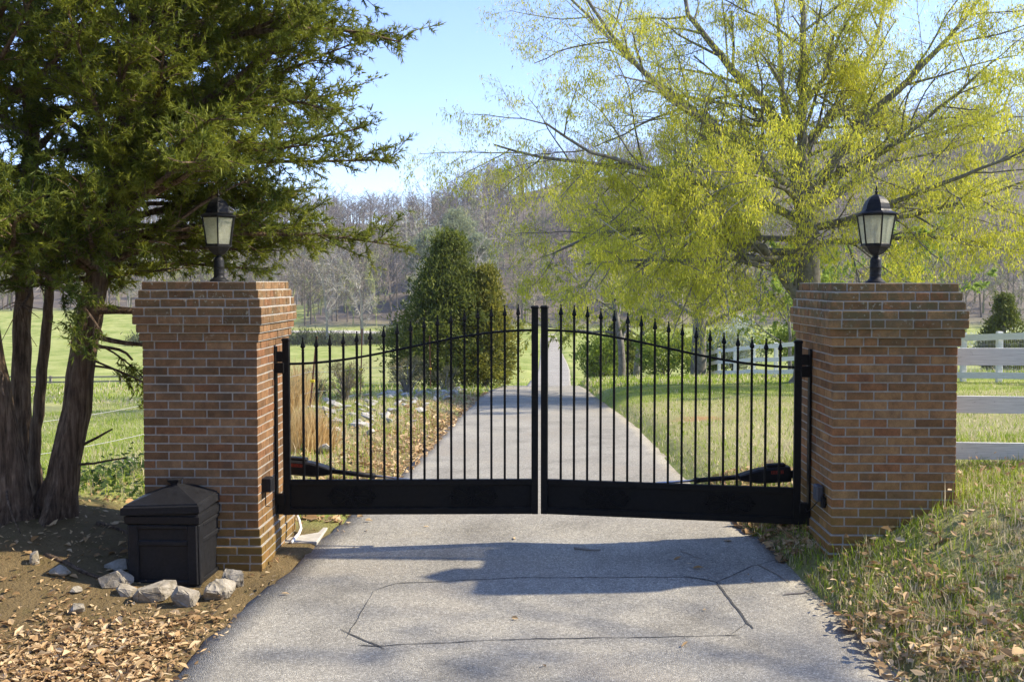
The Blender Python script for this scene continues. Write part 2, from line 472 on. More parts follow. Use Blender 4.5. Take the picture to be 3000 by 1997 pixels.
def axis(lo, dense0, dense1, hi, step, g):
    a = list(np.arange(dense0, dense1, step)); s = step; v = a[-1]
    while v < hi: s *= g; v += s; a.append(v)
    s = step; v = a[0]; b = []
    while v > lo: s *= g; v -= s; b.append(v)
    return np.array(b[::-1] + a)
gx = axis(-520, -6.0, 6.0, 560, .13, 1.075)
gy = axis(-40, 3.8, 12.5, 620, .13, 1.04)
GX, GY = np.meshgrid(gx, gy)
GZ = H(GX, GY)
nx, ny = len(gx), len(gy)
ii = (np.arange(ny-1)[:, None]*nx + np.arange(nx-1)[None, :]).ravel()
fx, fy = GX.ravel(), GY.ravel()
dL = dl_(fy)-fx; dR = fx-dr_(fy)
dry = np.zeros(len(fx)); dirt = np.zeros(len(fx)); forest = np.zeros(len(fx))
def in_(a, lo, hi, s): return sm((a-lo)/s)*sm((hi-a)/s)
dry += .55*in_(dR, -.2, 9, .5)*in_(fy, 7.5, 19, 2.0) + .45*in_(dR, -.2, 3, .4)*in_(fy, 2, 7.5, 1.0)
dry += .75*in_(dL, -.2, 4.5, .6)*in_(fy, 8.4, 26, 1.5) + .25*in_(dL, 3, 30, 3)*in_(fy, 16, 120, 6)
dirt += 1.0*in_(dL, -.3, 9, .2)*in_(fy, -5, 8.6, .9) + .8*in_(dL, -.3, .9, .35)*in_(fy, 8, 18, 1.5) + .5*in_(dR, -.2, .7, .25)*in_(fy, -5, 9, .5)
forest += np.where(fx < -45, sm((fy-212)/14), sm((fy-178)/12))
dry[fy > 130] *= .3
gm = np_mesh('ground', np.stack([fx, fy, GZ.ravel()], -1), np.stack([ii, ii+1, ii+nx+1, ii+nx], -1), None,
             np.stack([np.clip(dry, 0, 1), np.clip(dirt, 0, 1), np.clip(forest, 0, 1)], -1), True)
gm.materials.append(M['ground'])
tag(link('ground', gm), kind='structure')

ys = np.concatenate([np.arange(-20, 3, 1.0), np.arange(3, 14, .15), np.arange(14, 40, .5), np.arange(40, 176, 2.0)])
rows = []
for i, y in enumerate(ys):
    l, r = float(dl_(y)), float(dr_(y))
    wob = .018*math.sin(y*7.3) + .012*math.sin(y*19+1); wob2 = .018*math.sin(y*6.1+2) + .012*math.sin(y*23)
    l += wob; r += wob2
    xs = [l-.01, l] + [l+(r-l)*t for t in np.linspace(.06, .94, 8)] + [r, r+.01]
    rows.append([(x, y, float(zdrive(x, y)) - (.08 if k in (0, len(xs)-1) else 0)) for k, x in enumerate(xs)])
nw = len(rows[0])
jj = (np.arange(len(rows)-1)[:, None]*nw + np.arange(nw-1)[None, :]).ravel()
dm = np_mesh('driveway', np.array(rows).reshape(-1, 3), np.stack([jj, jj+1, jj+nw+1, jj+nw], -1), None, None, True)
dm.materials.append(M['asphalt'])
driveway = tag(link('driveway', dm), kind='structure')

def strip(name, pts, w, m, parent, dz=.004):
    P = []
    pts = [Vector((a, b, 0)) for a, b in pts]
    fine = []
    for a, b in zip(pts[:-1], pts[1:]):
        k = max(2, int((b-a).length/.08))
        fine += [a.lerp(b, t/k) for t in range(k)]
    fine.append(pts[-1])
    for i, p in enumerate(fine):
        d = (fine[min(i+1, len(fine)-1)] - fine[max(i-1, 0)]).normalized()
        nn = Vector((-d.y, d.x, 0))
        q = p + nn*random.uniform(-.006, .006)
        ww = w*random.uniform(.45, 1.2)*(.4 if i in (0, len(fine)-1) else 1)
        for s in (-1, 1):
            v = q + nn*s*ww/2
            P.append((v.x, v.y, float(zdrive(v.x, v.y)) + dz))
    m_ = MB().add(P, [(2*i, 2*i+2, 2*i+3, 2*i+1) for i in range(len(fine)-1)])
    return m_.build(name, m, parent)

cuts = [[(-.98,5.68),(-.89,5.66),(0,5.70),(1.3,5.66),(1.44,5.66)], [(-1.14,5.94),(-.8,5.61)], [(-1.08,5.78),(-1.02,6.59)],
        [(-1.02,6.59),(-.87,6.72),(0,6.76),(1.25,6.68),(1.42,6.63),(1.56,6.51)], [(1.5,6.56),(1.54,5.84),(1.55,5.75)],
        [(1.39,5.67),(1.54,5.84)], [(1.5,6.56),(1.82,6.84),(2.1,7.0)], [(1.25,6.72),(1.5,6.57)]]
for c, w_ in zip(cuts, (.009, .013, .006, .008, .016, .006, .009, .008)):
    strip('saw_cut', c, w_, M['sealant'], driveway)

# ------------------------------------------------------------------ brick gate pillars
W, PITCH, BL, BH, BT, JT = .904, .0667, .1925, .0560, .09, .0107
AL = R(1.65)
_bm = {}
def brick_mesh(length, m):
    k = (round(length, 3), m.name)
    if k not in _bm:
        b = MB().cbox((-length/2, -BT/2, -BH/2), (length/2, BT/2, BH/2), .0028)
        me = b.mesh('brick'); me.materials.append(m); _bm[k] = me
    return _bm[k]

def pillar(name, label, cx, cy, ztop, courses, inner, m, seed):
    rr = random.Random(seed)
    z0 = ztop - courses*PITCH
    root = tag(empty(name, (cx, cy, z0), -AL), label, 'gate pillar', 'brick pillars holding the driveway gate')
    core, hidden = MB(), MB()
    hb = MB()
    for k in range(courses):
        t = courses-1-k
        d = {0: .0, 1: .02, 2: .038, 3: .055, 4: .055, 5: .036, 6: .018}.get(t, 0.0)
        gk = k
        d = max(d, {0: .036, 1: .036, 2: .036, 3: .036, 4: .024, 5: .012}.get(gk, 0.0))
        zc = k*PITCH + JT/2 + BH/2
        hw = W/2 + d
        core.box((-hw+.0045, -hw+.0045, k*PITCH-.0008), (hw-.0045, hw-.0045, (k+1)*PITCH+(.0008 if t else 0)))
        flip = k % 2
        for s in range(4):
            ca, sa = round(math.cos(s*math.pi/2)), round(math.sin(s*math.pi/2))
            run = 2*hw - BT - JT
            cor = d > 0 or t == 0
            pieces, left = [], run
            hd = cor and t in (1, 2, 3) and s == inner
            unit = .0955 if hd else BL
            half_at = rr.choice([0, 1, 2, 3]) if (cor and not hd and d > .015) else -1
            q = 0
            while left > .03:
                ln = unit if q != half_at else .093
                if left < ln + .035: ln = left
                pieces.append(min(ln, left)); left -= ln + JT; q += 1
            a = -hw
            for j, ln in enumerate(pieces):
                u = a + ln/2; a += ln + JT
                if flip: u = -u
                ou = -hw + BT/2 - rr.uniform(-.0012, .0016)
                lx, ly = u*ca - ou*sa, u*sa + ou*ca
                seen = s in (0, inner) or (flip and j == 0 and s == 3 and inner == 1) or (not flip and j == 0 and s == 1 and inner == 3) or (j == 0 and s == (1 if not flip else 3))
                pos = (lx, ly, zc + rr.uniform(-.0012, .0012))
                rz = s*math.pi/2 + rr.uniform(-.006, .006)
                if seen:
                    o = link('brick', brick_mesh(ln, m), root, pos, (rr.uniform(-.004, .004), rr.uniform(-.006, .006), rz))
                else:
                    Mx = Matrix.Translation(pos) @ Matrix.Rotation(rz, 4, 'Z')
                    hidden.box((-ln/2, -BT/2, -BH/2), (ln/2, BT/2, BH/2), Mx)
    core.build('mortar', M['mortar'], root)
    tag(hidden.build('rear_brickwork', m, root), kind='stuff')
    return root

c_, s_ = math.cos(AL), math.sin(AL)
def pil_centre(corner, side):
    return (corner[0] + side*.452*c_ + .452*s_, corner[1] - side*.452*s_ + .452*c_)
LPC = pil_centre((-1.985, 7.03), -1)
RPC = pil_centre((2.372, 6.66), 1)
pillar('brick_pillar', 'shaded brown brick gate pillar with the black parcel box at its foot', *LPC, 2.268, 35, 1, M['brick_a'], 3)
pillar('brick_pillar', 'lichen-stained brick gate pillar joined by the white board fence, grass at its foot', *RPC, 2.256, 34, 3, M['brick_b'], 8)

# ------------------------------------------------------------------ lanterns on the pillars
def lantern(label, x, y, z, ph):
    root = tag(empty('post_lantern', (x, y, z)), label, 'lantern', 'lanterns on the gate pillars')
    MB().lathe([(.0,0),(.074,0),(.076,.006),(.070,.014),(.060,.020),(.050,.030),(.044,.034),(.042,.060),(.0445,.066),(.042,.072),(.042,.110),(.0445,.116),(.0445,.126),(.042,.132),(.042,.172),(.038,.186),(.028,.200),(.021,.206),(.021,.216),(.028,.222),(0,.222)], 24).build('pedestal', M['lamp'], root, True)
    MB().lathe([(0,.214),(.030,.216),(.052,.226),(.078,.250),(.096,.276),(.112,.286),(.118,.288),(.118,.296),(.105,.299),(0,.299)], 6, ph=ph).build('cup', M['lamp'], root)
    fr = MB()
    z0, z1, r0, r1 = .297, .532, .106, .142
    for k in range(6):
        a = ph + k*math.pi/3
        p, q = np.array((r0*math.cos(a), r0*math.sin(a), z0)), np.array((r1*math.cos(a), r1*math.sin(a), z1))
        fr.tube([p, q], .0062, 6)
        b = a + math.pi/3
        fr.tube([q+(0, 0, -.008), (r1*math.cos(b), r1*math.sin(b), z1-.008)], .005, 6)
        fr.tube([p+(0, 0, .006), (r0*math.cos(b), r0*math.sin(b), z0+.006)], .0045, 6)
        P = [np.array(((rr_-.002)*math.cos(t), (rr_-.002)*math.sin(t), zz)) for rr_, zz, t in ((r0, z0+.004, a), (r0, z0+.004, b), (r1, z1-.004, b), (r1, z1-.004, a))]
        mid = (a+b)/2; off = np.array((math.cos(mid), math.sin(mid), 0))*.003
        V = [v for v in P] + [v-off for v in P]
        MB().add(V, [(0,1,2,3),(7,6,5,4),(0,4,5,1),(1,5,6,2),(2,6,7,3),(3,7,4,0)]).build('pane', M['glass'], root)
    fr.build('frame', M['lamp'], root)
    roof = MB().lathe([(.0,.529),(.150,.529),(.157,.533),(.157,.540),(.140,.546),(.118,.558),(.107,.572),(.103,.590),(.094,.618),(.078,.645),(.055,.668),(.028,.684),(.012,.690),(0,.690)], 6, ph=ph).build('roof', M['lamp'], root)
    MB().lathe([(0,.685),(.010,.688),(.007,.700),(.014,.706),(.014,.711),(.006,.717),(.0075,.728),(.006,.745),(.0015,.763),(0,.764)], 12).build('finial', M['lamp'], roof, True)
    MB().lathe([(0,.300),(.014,.300),(.014,.335),(.026,.345),(.033,.365),(.031,.388),(.022,.418),(.011,.445),(0,.462)], 16).build('bulb', M['bulb'], root, True)
    return root
lantern('black six-sided lantern with weathered roof, brushed by the dark cedar branches', LPC[0]+.005, LPC[1]-.02, 2.268, R(-75))
lantern('glossy black six-sided lantern standing clear before the yellow-green oak', RPC[0]+.005, RPC[1]-.02, 2.256, R(-93))

# ------------------------------------------------------------------ the double swing gate
def finial_mesh():
    b = MB().lathe([(0,-.036),(.0155,-.036),(.0155,-.031),(.0125,-.028),(.0125,-.008),(.0155,-.005),(.0155,0),(.010,.002),(.010,.005),(.0265,.022),(.022,.034),(.013,.058),(.0065,.082),(.0055,.086),(.0085,.091),(.0085,.097),(.005,.102),(0,.103)], 4, ph=math.pi/4)
    me = b.mesh('finial'); me.materials.append(M['gate']); return me
FIN = finial_mesh()
def spiral(cx, cz, r, a0, turns, sgn, k=16):
    t = np.linspace(0, 1, k)
    a = a0 + sgn*turns*2*math.pi*t; rr = r*(1-.78*t)
    return np.stack([cx+rr*np.cos(a), np.zeros(k), cz+rr*np.sin(a)], -1)
def ornament_mesh():
    b = MB()
    for sx in (-1, 1):
        for sz in (-1, 1):
            S = np.array((sx, 1, sz))
            long_ = np.concatenate([np.array([(.012,0,.006),(.05,0,.022),(.085,0,.045),(.115,0,.058)]), spiral(.142,.036,.032, R(125), 1.25, -1, 18)])
            b.tube(long_*S, np.linspace(.0075, .0045, len(long_)), 6)
            shrt = np.concatenate([np.array([(.006,0,.014),(.008,0,.035),(.012,0,.05)]), spiral(.036,.055,.024, R(190), 1.2, -1, 16)])
            b.tube(shrt*S, np.linspace(.0075, .0045, len(shrt)), 6)
            lf = np.array([(.170,0,.012),(.185,0,.022),(.196,0,.018)])
            b.tube(lf*S, (.003,.007,.002), 5)
            lf2 = np.array([(.055,0,.028),(.072,0,.022),(.085,0,.028)])
            b.tube(lf2*S, (.002,.006,.002), 5)
        b.tube(np.array([(.02,0,0),(.06,0,0),(.10,0,0),(.135,0,0)])*(sx,1,1), (.004,.0035,.0055,.002), 6)
        b.tube(np.array([(.165,0,0),(.19,0,0),(.212,0,0)])*(sx,1,1), (.006,.009,.002), 6)
    for k in range(8):
        a = k*math.pi/4
        b.tube([(0,0,0),(.011*math.cos(a),-.004,.011*math.sin(a)),(.022*math.cos(a),0,.022*math.sin(a))], (.003,.007,.003), 5)
    b.lathe([(0,-.0),(.007,0),(.005,.006),(0,.009)], 8)
    me = b.mesh('ornament', True); me.materials.append(M['gate']); return me
ORN = ornament_mesh()

def gate_leaf(label, hinge, meet, zb, face, hs):
    d = Vector((meet[0]-hinge[0], meet[1]-hinge[1], 0)); Lg = d.length
    root = tag(empty('gate_leaf', (hinge[0], hinge[1], 0), math.atan2(d.y, d.x)), label, 'gate', 'leaves of the driveway gate')
    m = M['gate']; hp = .0275
    for x, zt in ((0, 1.775), (Lg, 2.045)):
        p = MB().cbox((x-hp, -hp, zb), (x+hp, hp, zt), .003).build('post', m, root)
        MB().cbox((x-.034, -.034, zt-.006), (x+.034, .034, zt+.022), .009).build('cap', m, p)
    zr = lambda x: 1.722 - .140*math.cos(math.pi*min(max(x/Lg, 0), 1))
    pts = [(x, 0, zr(x)) for x in np.linspace(hp-.004, Lg-hp+.004, 40)]
    V = []
    for x, y, z in pts:
        V += [(x, -.0125, z-.009), (x, .0125, z-.009), (x, .0125, z+.009), (x, -.0125, z+.009)]
    Q = []
    for i in range(len(pts)-1):
        a = 4*i
        Q += [(a, a+4, a+7, a+3), (a+3, a+7, a+6, a+2), (a+2, a+6, a+5, a+1), (a+1, a+5, a+4, a)]
    MB().add(V, Q).build('top_rail', m, root)
    n = 17
    for i in range(n):
        x = hp + (Lg-2*hp)*(i+1)/(n+1)
        tip = zr(x) + .118
        p = MB().cbox((x-.0095, -.0095, zb+.28), (x+.0095, .0095, tip), .0015).build('picket', m, root)
        link('finial', FIN, p, (x, 0, tip))
    MB().cbox((hp, -.02, zb+.245), (Lg-hp, .02, zb+.292), .003).build('panel_rail', m, root)
    MB().cbox((hp, -.024, zb+.001), (Lg-hp, .024, zb+.056), .003).build('bottom_rail', m, root)
    MB().cbox((hp, -.004, zb+.052), (Lg-hp, .004, zb+.249), .001).build('kick_panel', m, root)
    for fr in (.253, .757):
        link('ornament', ORN, root, (hp+(Lg-2*hp)*fr, face*-.012, zb+.150), (0, 0, 0 if face > 0 else math.pi))
    for z, up in ((1.60, 1), (zb+.005, 0)):
        h = MB().cbox((-.095, -.026, z), (-.026, .026, z+.085), .003)
        h.build('hinge_arm', m, root)
    return root
ZB = .32
gate_leaf('black steel gate leaf hung on the shaded pillar by the parcel box', (-1.882, 7.52), (.191, 7.55), ZB, 1, -1)
gate_leaf('black steel gate leaf hung on the lichen-stained pillar by the white fence', (2.289, 7.22), (.272, 7.55), ZB, -1, 1)

def hinge_bar(label, x, y, z0, z1, s, hz):
    root = tag(empty('hinge_bar', (x, y, z0), -AL), label, 'hinge bar', 'hinge bars bolted to the gate pillars')
    MB().cbox((-.008, -.028, 0), (.008, .028, z1-z0), .002).build('bar', M['gate'], root)
    for hb in hz:
        MB().cbox((s*.002 if s > 0 else -.072, -.03, hb-z0), (.072 if s > 0 else -.002, .03, hb-z0+.085), .003).build('bracket', M['gate'], root)
hinge_bar('black steel hinge bar bolted to the shaded pillar', -1.974+.010, 7.50, .29, 1.73, 1, (1.508, ZB+.093))
hinge_bar('black steel hinge bar bolted to the lichen-stained pillar', 2.384-.010, 7.19, .28, 1.73, -1, (1.508, ZB+.093))

def opener(label, x, y, z, s, ax, ay):
    """linear gate motor: housing by the pillar, arm tube and bright rod to the gate"""
    root = tag(empty('gate_opener', (x, y, z)), label, 'gate opener', 'gate motors behind the gate')
    ang = math.atan2(ay-y, ax-x); root.rotation_euler = (0, R(3.2), ang)
    Lr = math.hypot(ax-x, ay-y)
    prof = [(-.06,-.055),(.20,-.055),(.30,-.035),(.36,-.022),(.36,.02),(.30,.038),(.20,.062),(.10,.072),(-.06,.072)]
    n = len(prof); V = []
    for sy, ins in ((-.055, .012), (-.040, 0), (.040, 0), (.055, .012)):
        for px, pz in prof: V.append((px*(1-ins*.3), sy, .0085+(pz-.0085)*(1-(.25 if abs(sy) > .05 else 0))))
    Q = []
    for k in range(3):
        for i in range(n):
            j = (i+1) % n; Q.append((k*n+i, k*n+j, (k+1)*n+j, (k+1)*n+i))
    T = [(0, i+1, i) for i in range(1, n-1)][::-1] + [(3*n, 3*n+i, 3*n+i+1) for i in range(1, n-1)]
    h = MB().add(V, Q, T).build('housing', M['plastic'], root)
    MB().cbox((-.03, -.03, .070), (.13, .03, .098), .010).build('motor_cap', M['plastic'], h)
    for side in (-1, 1):
        lb = MB()
        lb.box((0, side*.0545-.0012, .022), (.105, side*.0545+.0012, .0255)); lb.box((0, side*.0545-.0012, .0445), (.105, side*.0545+.0012, .048))
        for k in range(8): lb.box((.002+k*.0135, side*.0545-.0012, .029), (.010+k*.0135, side*.0545+.0012, .041))
        lb.build('name_plate', M['red'], h)
    MB().tube([(.35,0,0),(.72,0,-.008)], .021, 12).build('arm_tube', M['plastic'], root, True)
    MB().tube([(.70,0,-.008),(.735,0,-.0085)], .026, 12).build('collar', M['plastic'], root, True)
    MB().tube([(.72,0,-.008),(Lr,0,-.018)], .011, 10).build('piston_rod', M['steel'], root, True)
    MB().cbox((Lr-.02, -.02, -.045), (Lr+.03, .02, .012), .003).build('clevis', M['gate'], root)
    MB().cbox((-.16, -.018, -.03), (-.05, .018, .03), .004).build('rear_bracket', M['gate'], root)
    return root
opener('black gate motor with bright piston rod beside the tan grass tuft', -1.90, 7.80, .655, 1, -.60, 7.60)
opener('black gate motor with dark arm beside the lawn', 2.25, 7.49, .66, -1, .95, 7.49)

# photo-eye boxes
r_ = tag(empty('photo_eye_box', (-1.955, 7.16, .655), -AL), 'small black sensor box on the shaded pillar, bare wire below', 'sensor box', 'sensor boxes on the pillars')
MB().cbox((-.025,-.05,-.055), (.05,.05,.055), .005).build('case', M['plastic'], r_)
MB().tube([(.0,-.03,-.055),(.0,-.035,-.12),(.001,-.032,-.17),(.03,-.03,-.17)], .004, 6).build('wire_end', M['plastic'], r_)
r_ = tag(empty('photo_eye_box', (2.365, 6.85, .66), -AL), 'dark grey sensor box with looping cable on the mossy pillar', 'sensor box', 'sensor boxes on the pillars')
MB().cbox((-.055,-.04,-.065), (.0,.055,.06), .01).build('case', M['greybox'], r_)
MB().cbox((-.022,-.08,-.10), (.004,-.03,-.02), .003).build('bracket', M['plastic'], r_)
t = np.linspace(0, 1, 14)
MB().tube(np.stack([-.03-.02*np.sin(t*3), .0+.30*t, -.065-.12*np.sin(t*math.pi*.62)-.02*t], -1), .0045, 6).build('cable', M['plastic'], r_)

# concrete pad and conduit behind the shaded pillar's foot
pz = float(zdrive(-1.7, 7.85))
tag(MB().cbox((-2.05, 7.62, pz-.15), (-1.66, 8.08, pz+.02), .006).build('concrete_pad', M['concrete']), 'small concrete pad between the shaded pillar and the driveway', 'concrete pad')
tag(MB().tube([(-1.87,7.60,pz+.02),(-1.865,7.66,pz+.032),(-1.855,7.80,pz+.04),(-1.86,7.90,pz+.06),(-1.885,7.94,pz+.12),(-1.905,7.95,pz+.16)], .013, 10).build('conduit', M['pvc'], None, True), 'white plastic conduit bent up against the shaded pillar foot', 'pipe')

# ------------------------------------------------------------------ black parcel box
bx = tag(empty('parcel_box', (-2.575, 6.95, -.045), R(-4.0)), 'black plastic parcel box with crooked pyramid lid beside the shaded brick pillar', 'parcel box')
bx.rotation_euler = (R(0), R(-.8), R(-4.5))
m = M['plastic']; hw = .268
b = MB()
V, Q = [], []
rings = [(hw+.012, 0), (hw+.012, .035), (hw-.008, .05), (hw-.002, .50), (hw+.018, .515), (hw+.022, .565), (hw+.006, .572), (hw+.006, .585), (hw-.03, .585), (hw-.035, .30)]
for r, z in rings: V += [(-r,-r,z),(r,-r,z),(r,r,z),(-r,r,z)]
for k in range(len(rings)-1):
    for i in range(4):
        j = (i+1) % 4; Q.append((4*k+i, 4*k+j, 4*k+4+j, 4*k+4+i))
k = len(rings)-1; Q.append((4*k, 4*k+1, 4*k+2, 4*k+3)); Q.append((3,2,1,0))
b.add(V, Q).build('body', m, bx)
for s in range(4):
    fr = MB(); Mx = Matrix.Rotation(s*math.pi/2, 4, 'Z')
    y0, y1 = -hw-.012, -hw+.01
    for lo, hi in (((-.264,0.05),(-.19,.50)), ((.19,.05),(.264,.50)), ((-.192,.05),(.192,.085)), ((-.192,.345),(.192,.385)), ((-.192,.47),(.192,.502))):
        c = MB(); c.cbox((lo[0], y0, lo[1]), (hi[0], y1, hi[1]), .007)
        for vv, qq in zip(c.V, [0]): pass
        VV = np.array([Mx @ Vector(v) for v in np.concatenate(c.V)])
        fr.add(VV, np.concatenate(c.Q), np.concatenate(c.T))
    fr.build('panel_frame', m, bx)
lid = MB(); V, Q = [], []
rings = [(hw+.028, 0), (hw+.032, .004), (hw+.030, .052), (hw+.015, .060), (hw+.012, .070), (hw-.004, .074), (.035, .150), (.03, .152)]
for r, z in rings: V += [(-r,-r,z),(r,-r,z),(r,r,z),(-r,r,z)]
for k in range(len(rings)-1):
    for i in range(4):
        j = (i+1) % 4; Q.append((4*k+i, 4*k+j, 4*k+4+j, 4*k+4+i))
k = len(rings)-1; Q.append((4*k, 4*k+1, 4*k+2, 4*k+3)); Q.append((3,2,1,0))
lo = lid.add(V, Q).build('lid', m, bx, loc=(-.012, -.002, .592), rot=(R(1.0), R(-1.6), R(1.2)))
kb = MB(); V, Q = [], []
for r, z in ((.026,.148),(.024,.162),(.045,.192),(.045,.200)): V += [(-r,-r,z),(r,-r,z),(r,r,z),(-r,r,z)]
for k in range(3):
    for i in range(4):
        j = (i+1) % 4; Q.append((4*k+i, 4*k+j, 4*k+4+j, 4*k+4+i))
Q.append((12,13,14,15)); kb.add(V, Q).build('knob', m, lo)

# ------------------------------------------------------------------ rocks
def rock_mesh(seed, size, npts=16, sub=False):
    rr = np.random.default_rng(seed)
    P = nrm(rr.normal(size=(npts, 3)))*rr.uniform(.75, 1.05, (npts, 1))*np.array(size)
    bm = bmesh.new()
    for p in P: bm.verts.new(p)
    bmesh.ops.convex_hull(bm, input=bm.verts)
    bmesh.ops.delete(bm, geom=[v for v in bm.verts if not v.link_faces], context='VERTS')
    if sub:
        bmesh.ops.bevel(bm, geom=list(bm.edges), offset=.12*min(size), segments=1, affect='EDGES', clamp_overlap=True)
        bmesh.ops.triangulate(bm, faces=bm.faces)
        bmesh.ops.subdivide_edges(bm, edges=bm.edges, cuts=1)
        for v in bm.verts:
            v.co += v.normal*float(rr.normal())*.025*min(size)
    me = bpy.data.meshes.new('rock'); bm.to_mesh(me); bm.free()
    me.materials.append(M['rock' if sub else 'limerock'])
    return me
M['limerock'] = simple('white_limestone', (.24,.225,.19), (.50,.475,.42), 5, .9, .8, .02, .15)
near = [((-2.93,6.62),(.13,.09,.085),20,'flat pale rock by the parcel box corner nearest the cedar'), ((-2.80,6.50),(.09,.07,.055),-20,'small flat rock sunk in leaves before the parcel box'),
        ((-2.58,6.44),(.185,.10,.105),28,'long greenish rock lying against the parcel box front'), ((-2.33,6.38),(.125,.10,.11),-10,'rounded pinkish rock in front of the parcel box corner'),
        ((-2.12,6.48),(.155,.09,.105),35,'tilted slab rock at the parcel box side facing the driveway'), ((-2.08,6.72),(.12,.09,.10),-25,'pale rock behind the tilted slab beside the parcel box'),
        ((-3.37,6.68),(.10,.06,.05),5,'flat oval stone on the bare dirt under the cedar'), ((-3.62,6.80),(.05,.06,.07),30,'small upright stone on the dirt near the cedar trunks'),
        ((-3.02,6.18),(.075,.05,.06),0,'pale fist-sized stone at the edge of the dead leaves'), ((-3.14,6.45),(.05,.035,.04),40,'tiny chip of stone on the dirt in front of the cedar'),
        ((-4.02,6.75),(.12,.08,.05),15,'half-buried pale stone by the small cut stump'), ((-3.02,6.90),(.13,.08,.05),-12,'brown flat stone in the shade of the parcel box')]
for i, ((x, y), sz, rz, lab) in enumerate(near):
    o = link('rock', rock_mesh(40+i, sz, 18, True), None, (x, y, float(H(x, y)) + sz[2]*.40), (R(random.uniform(-12, 12)), R(random.uniform(-12, 12)), R(rz)))
    tag(o, lab, 'rock', 'rocks round the parcel box')
protos = [rock_mesh(100+i, (1, .62, .42), 15) for i in range(12)]
rk = random.Random(21)
placed = []
spots = []
while len(spots) < 150:
    y = 10.8 + 17*rk.random()**1.35
    c = -3.35 + .115*(y-11)
    x = rk.gauss(c, .62)
    if dl_(y)-x < .45 or dl_(y)-x > 4.2: continue
    s = rk.uniform(.08, .21)
    if any((x-a)**2 + (y-b_)**2 < (s+q)**2*.8 for a, b_, q in spots): continue
    spots.append((x, y, s))
for i, (x, y, s) in enumerate(spots):
    o = link('bank_rock', protos[i % 12], None, (x, y, float(H(x, y)) + .10*s + .03), (R(rk.uniform(-25, 25)), R(rk.uniform(-25, 25)), rk.uniform(0, 6.28)))
    o.scale = (s, s*rk.uniform(.75, 1.2), s*rk.uniform(.55, 1.0))
    tag(o, 'white limestone rock strewn on the bank beside the driveway', 'rock', 'limestone rocks on the driveway bank')

# ------------------------------------------------------------------ fences
def board(a, b, h, t, parent, m, name='board'):
    """a plank between two points, height h, thickness t"""
    a, b = Vector(a), Vector(b); d = (b-a); n = Vector((-d.y, d.x, 0)).normalized()*t/2; u = Vector((0, 0, h/2))
    V = [a-n-u, a+n-u, a+n+u, a-n+u, b-n-u, b+n-u, b+n+u, b-n+u]
    return MB().add([tuple(v) for v in V], [(0,1,2,3),(7,6,5,4),(0,4,5,1),(1,5,6,2),(2,6,7,3),(3,7,4,0)]).build(name, m, parent)
fn = tag(empty('board_fence', (3.3, 7.5, .4)), 'white three-board fence butting against the lichen-stained pillar', 'fence')
o3 = Vector(fn.location)
for z in (1.642, 1.250, .862):
    board(Vector((3.24, 7.52, z))-o3, Vector((5.65, 7.40, z+random.uniform(-.012, .012)))-o3, .141, .026, fn, M['white'])
    board(Vector((5.655, 7.40, z))-o3, Vector((8.1, 7.28, z+.02))-o3, .141, .026, fn, M['white'])
for x in (5.65, 8.1):
    zg = float(H(x, 7.5))
    MB().cbox((x-.06-o3.x, 7.42-o3.y, zg-.4-o3.z), (x+.06-o3.x, 7.55-o3.y, 1.80-o3.z), .006).build('fence_post', M['white'], fn)

ln = [(12.9, 18.3), (12.1, 20.3), (11.55, 21.4), (11.15, 22.3), (10.55, 24.6), (10.0, 27.0), (9.55, 29.4), (9.3, 31.8), (9.15, 34.2), (9.05, 36.6), (8.95, 39.0), (8.85, 41.4)]
f2 = tag(empty('paddock_fence', (10, 27, 0)), 'weathered white rail fence with wire mesh running behind the big oak', 'fence')
o2 = Vector(f2.location)
for i, (x, y) in enumerate(ln):
    zg = float(H(x, y))
    MB().cbox((x-.065-o2.x, y-.05-o2.y, zg-.3), (x+.065-o2.x, y+.05-o2.y, zg+1.2), .008).build('fence_post', M['white'], f2)
    if i:
        a, c = ln[i-1]; za = float(H(a, c))
        off = Vector((-.075, -.05, 0))
        for hh in (1.08, .60, .16):
            board(Vector((a, c, za+hh))-o2+off, Vector((x, y, zg+hh))-o2+off, .15, .03, f2, M['white'], 'rail')
        if i <= 4:
            wm = MB()
            for q in range(26):
                t = q/25.0
                p = Vector((a, c, za)).lerp(Vector((x, y, zg)), t)-o2
                wm.tube([p+Vector((0,0,.1)), p+Vector((0,0,1.0))], .0045, 3, False)
            for hh in np.arange(.1, 1.05, .1):
                wm.tube([Vector((a, c, za+hh))-o2, Vector((x, y, zg+hh))-o2], .0045, 3, False)
            wm.build('wire_mesh', M['wire'], f2)

f3 = tag(empty('field_fence', (-27, 62, 0)), 'grey wooden rail fence standing out in the green field', 'fence')
o4 = Vector(f3.location); px = [-36.5, -33.6, -31.6, -29.5, -26.9, -25.6, -23.0, -20.5]
for i, x in enumerate(px):
    y = 62+.05*(x+27); zg = float(H(x, y))
    MB().box((x-.07-o4.x, y-.07-o4.y, zg-.2), (x+.07-o4.x, y+.07-o4.y, zg+.98)).build('fence_post', M['weathered'], f3)
    if i:
        a = px[i-1]; c = 62+.05*(a+27); za = float(H(a, c))
        for hh in (.88, .56, .24):
            board(Vector((a, c-.1, za+hh))-o4, Vector((x, y-.1, zg+hh))-o4, .10, .04, f3, M['weathered'], 'rail')

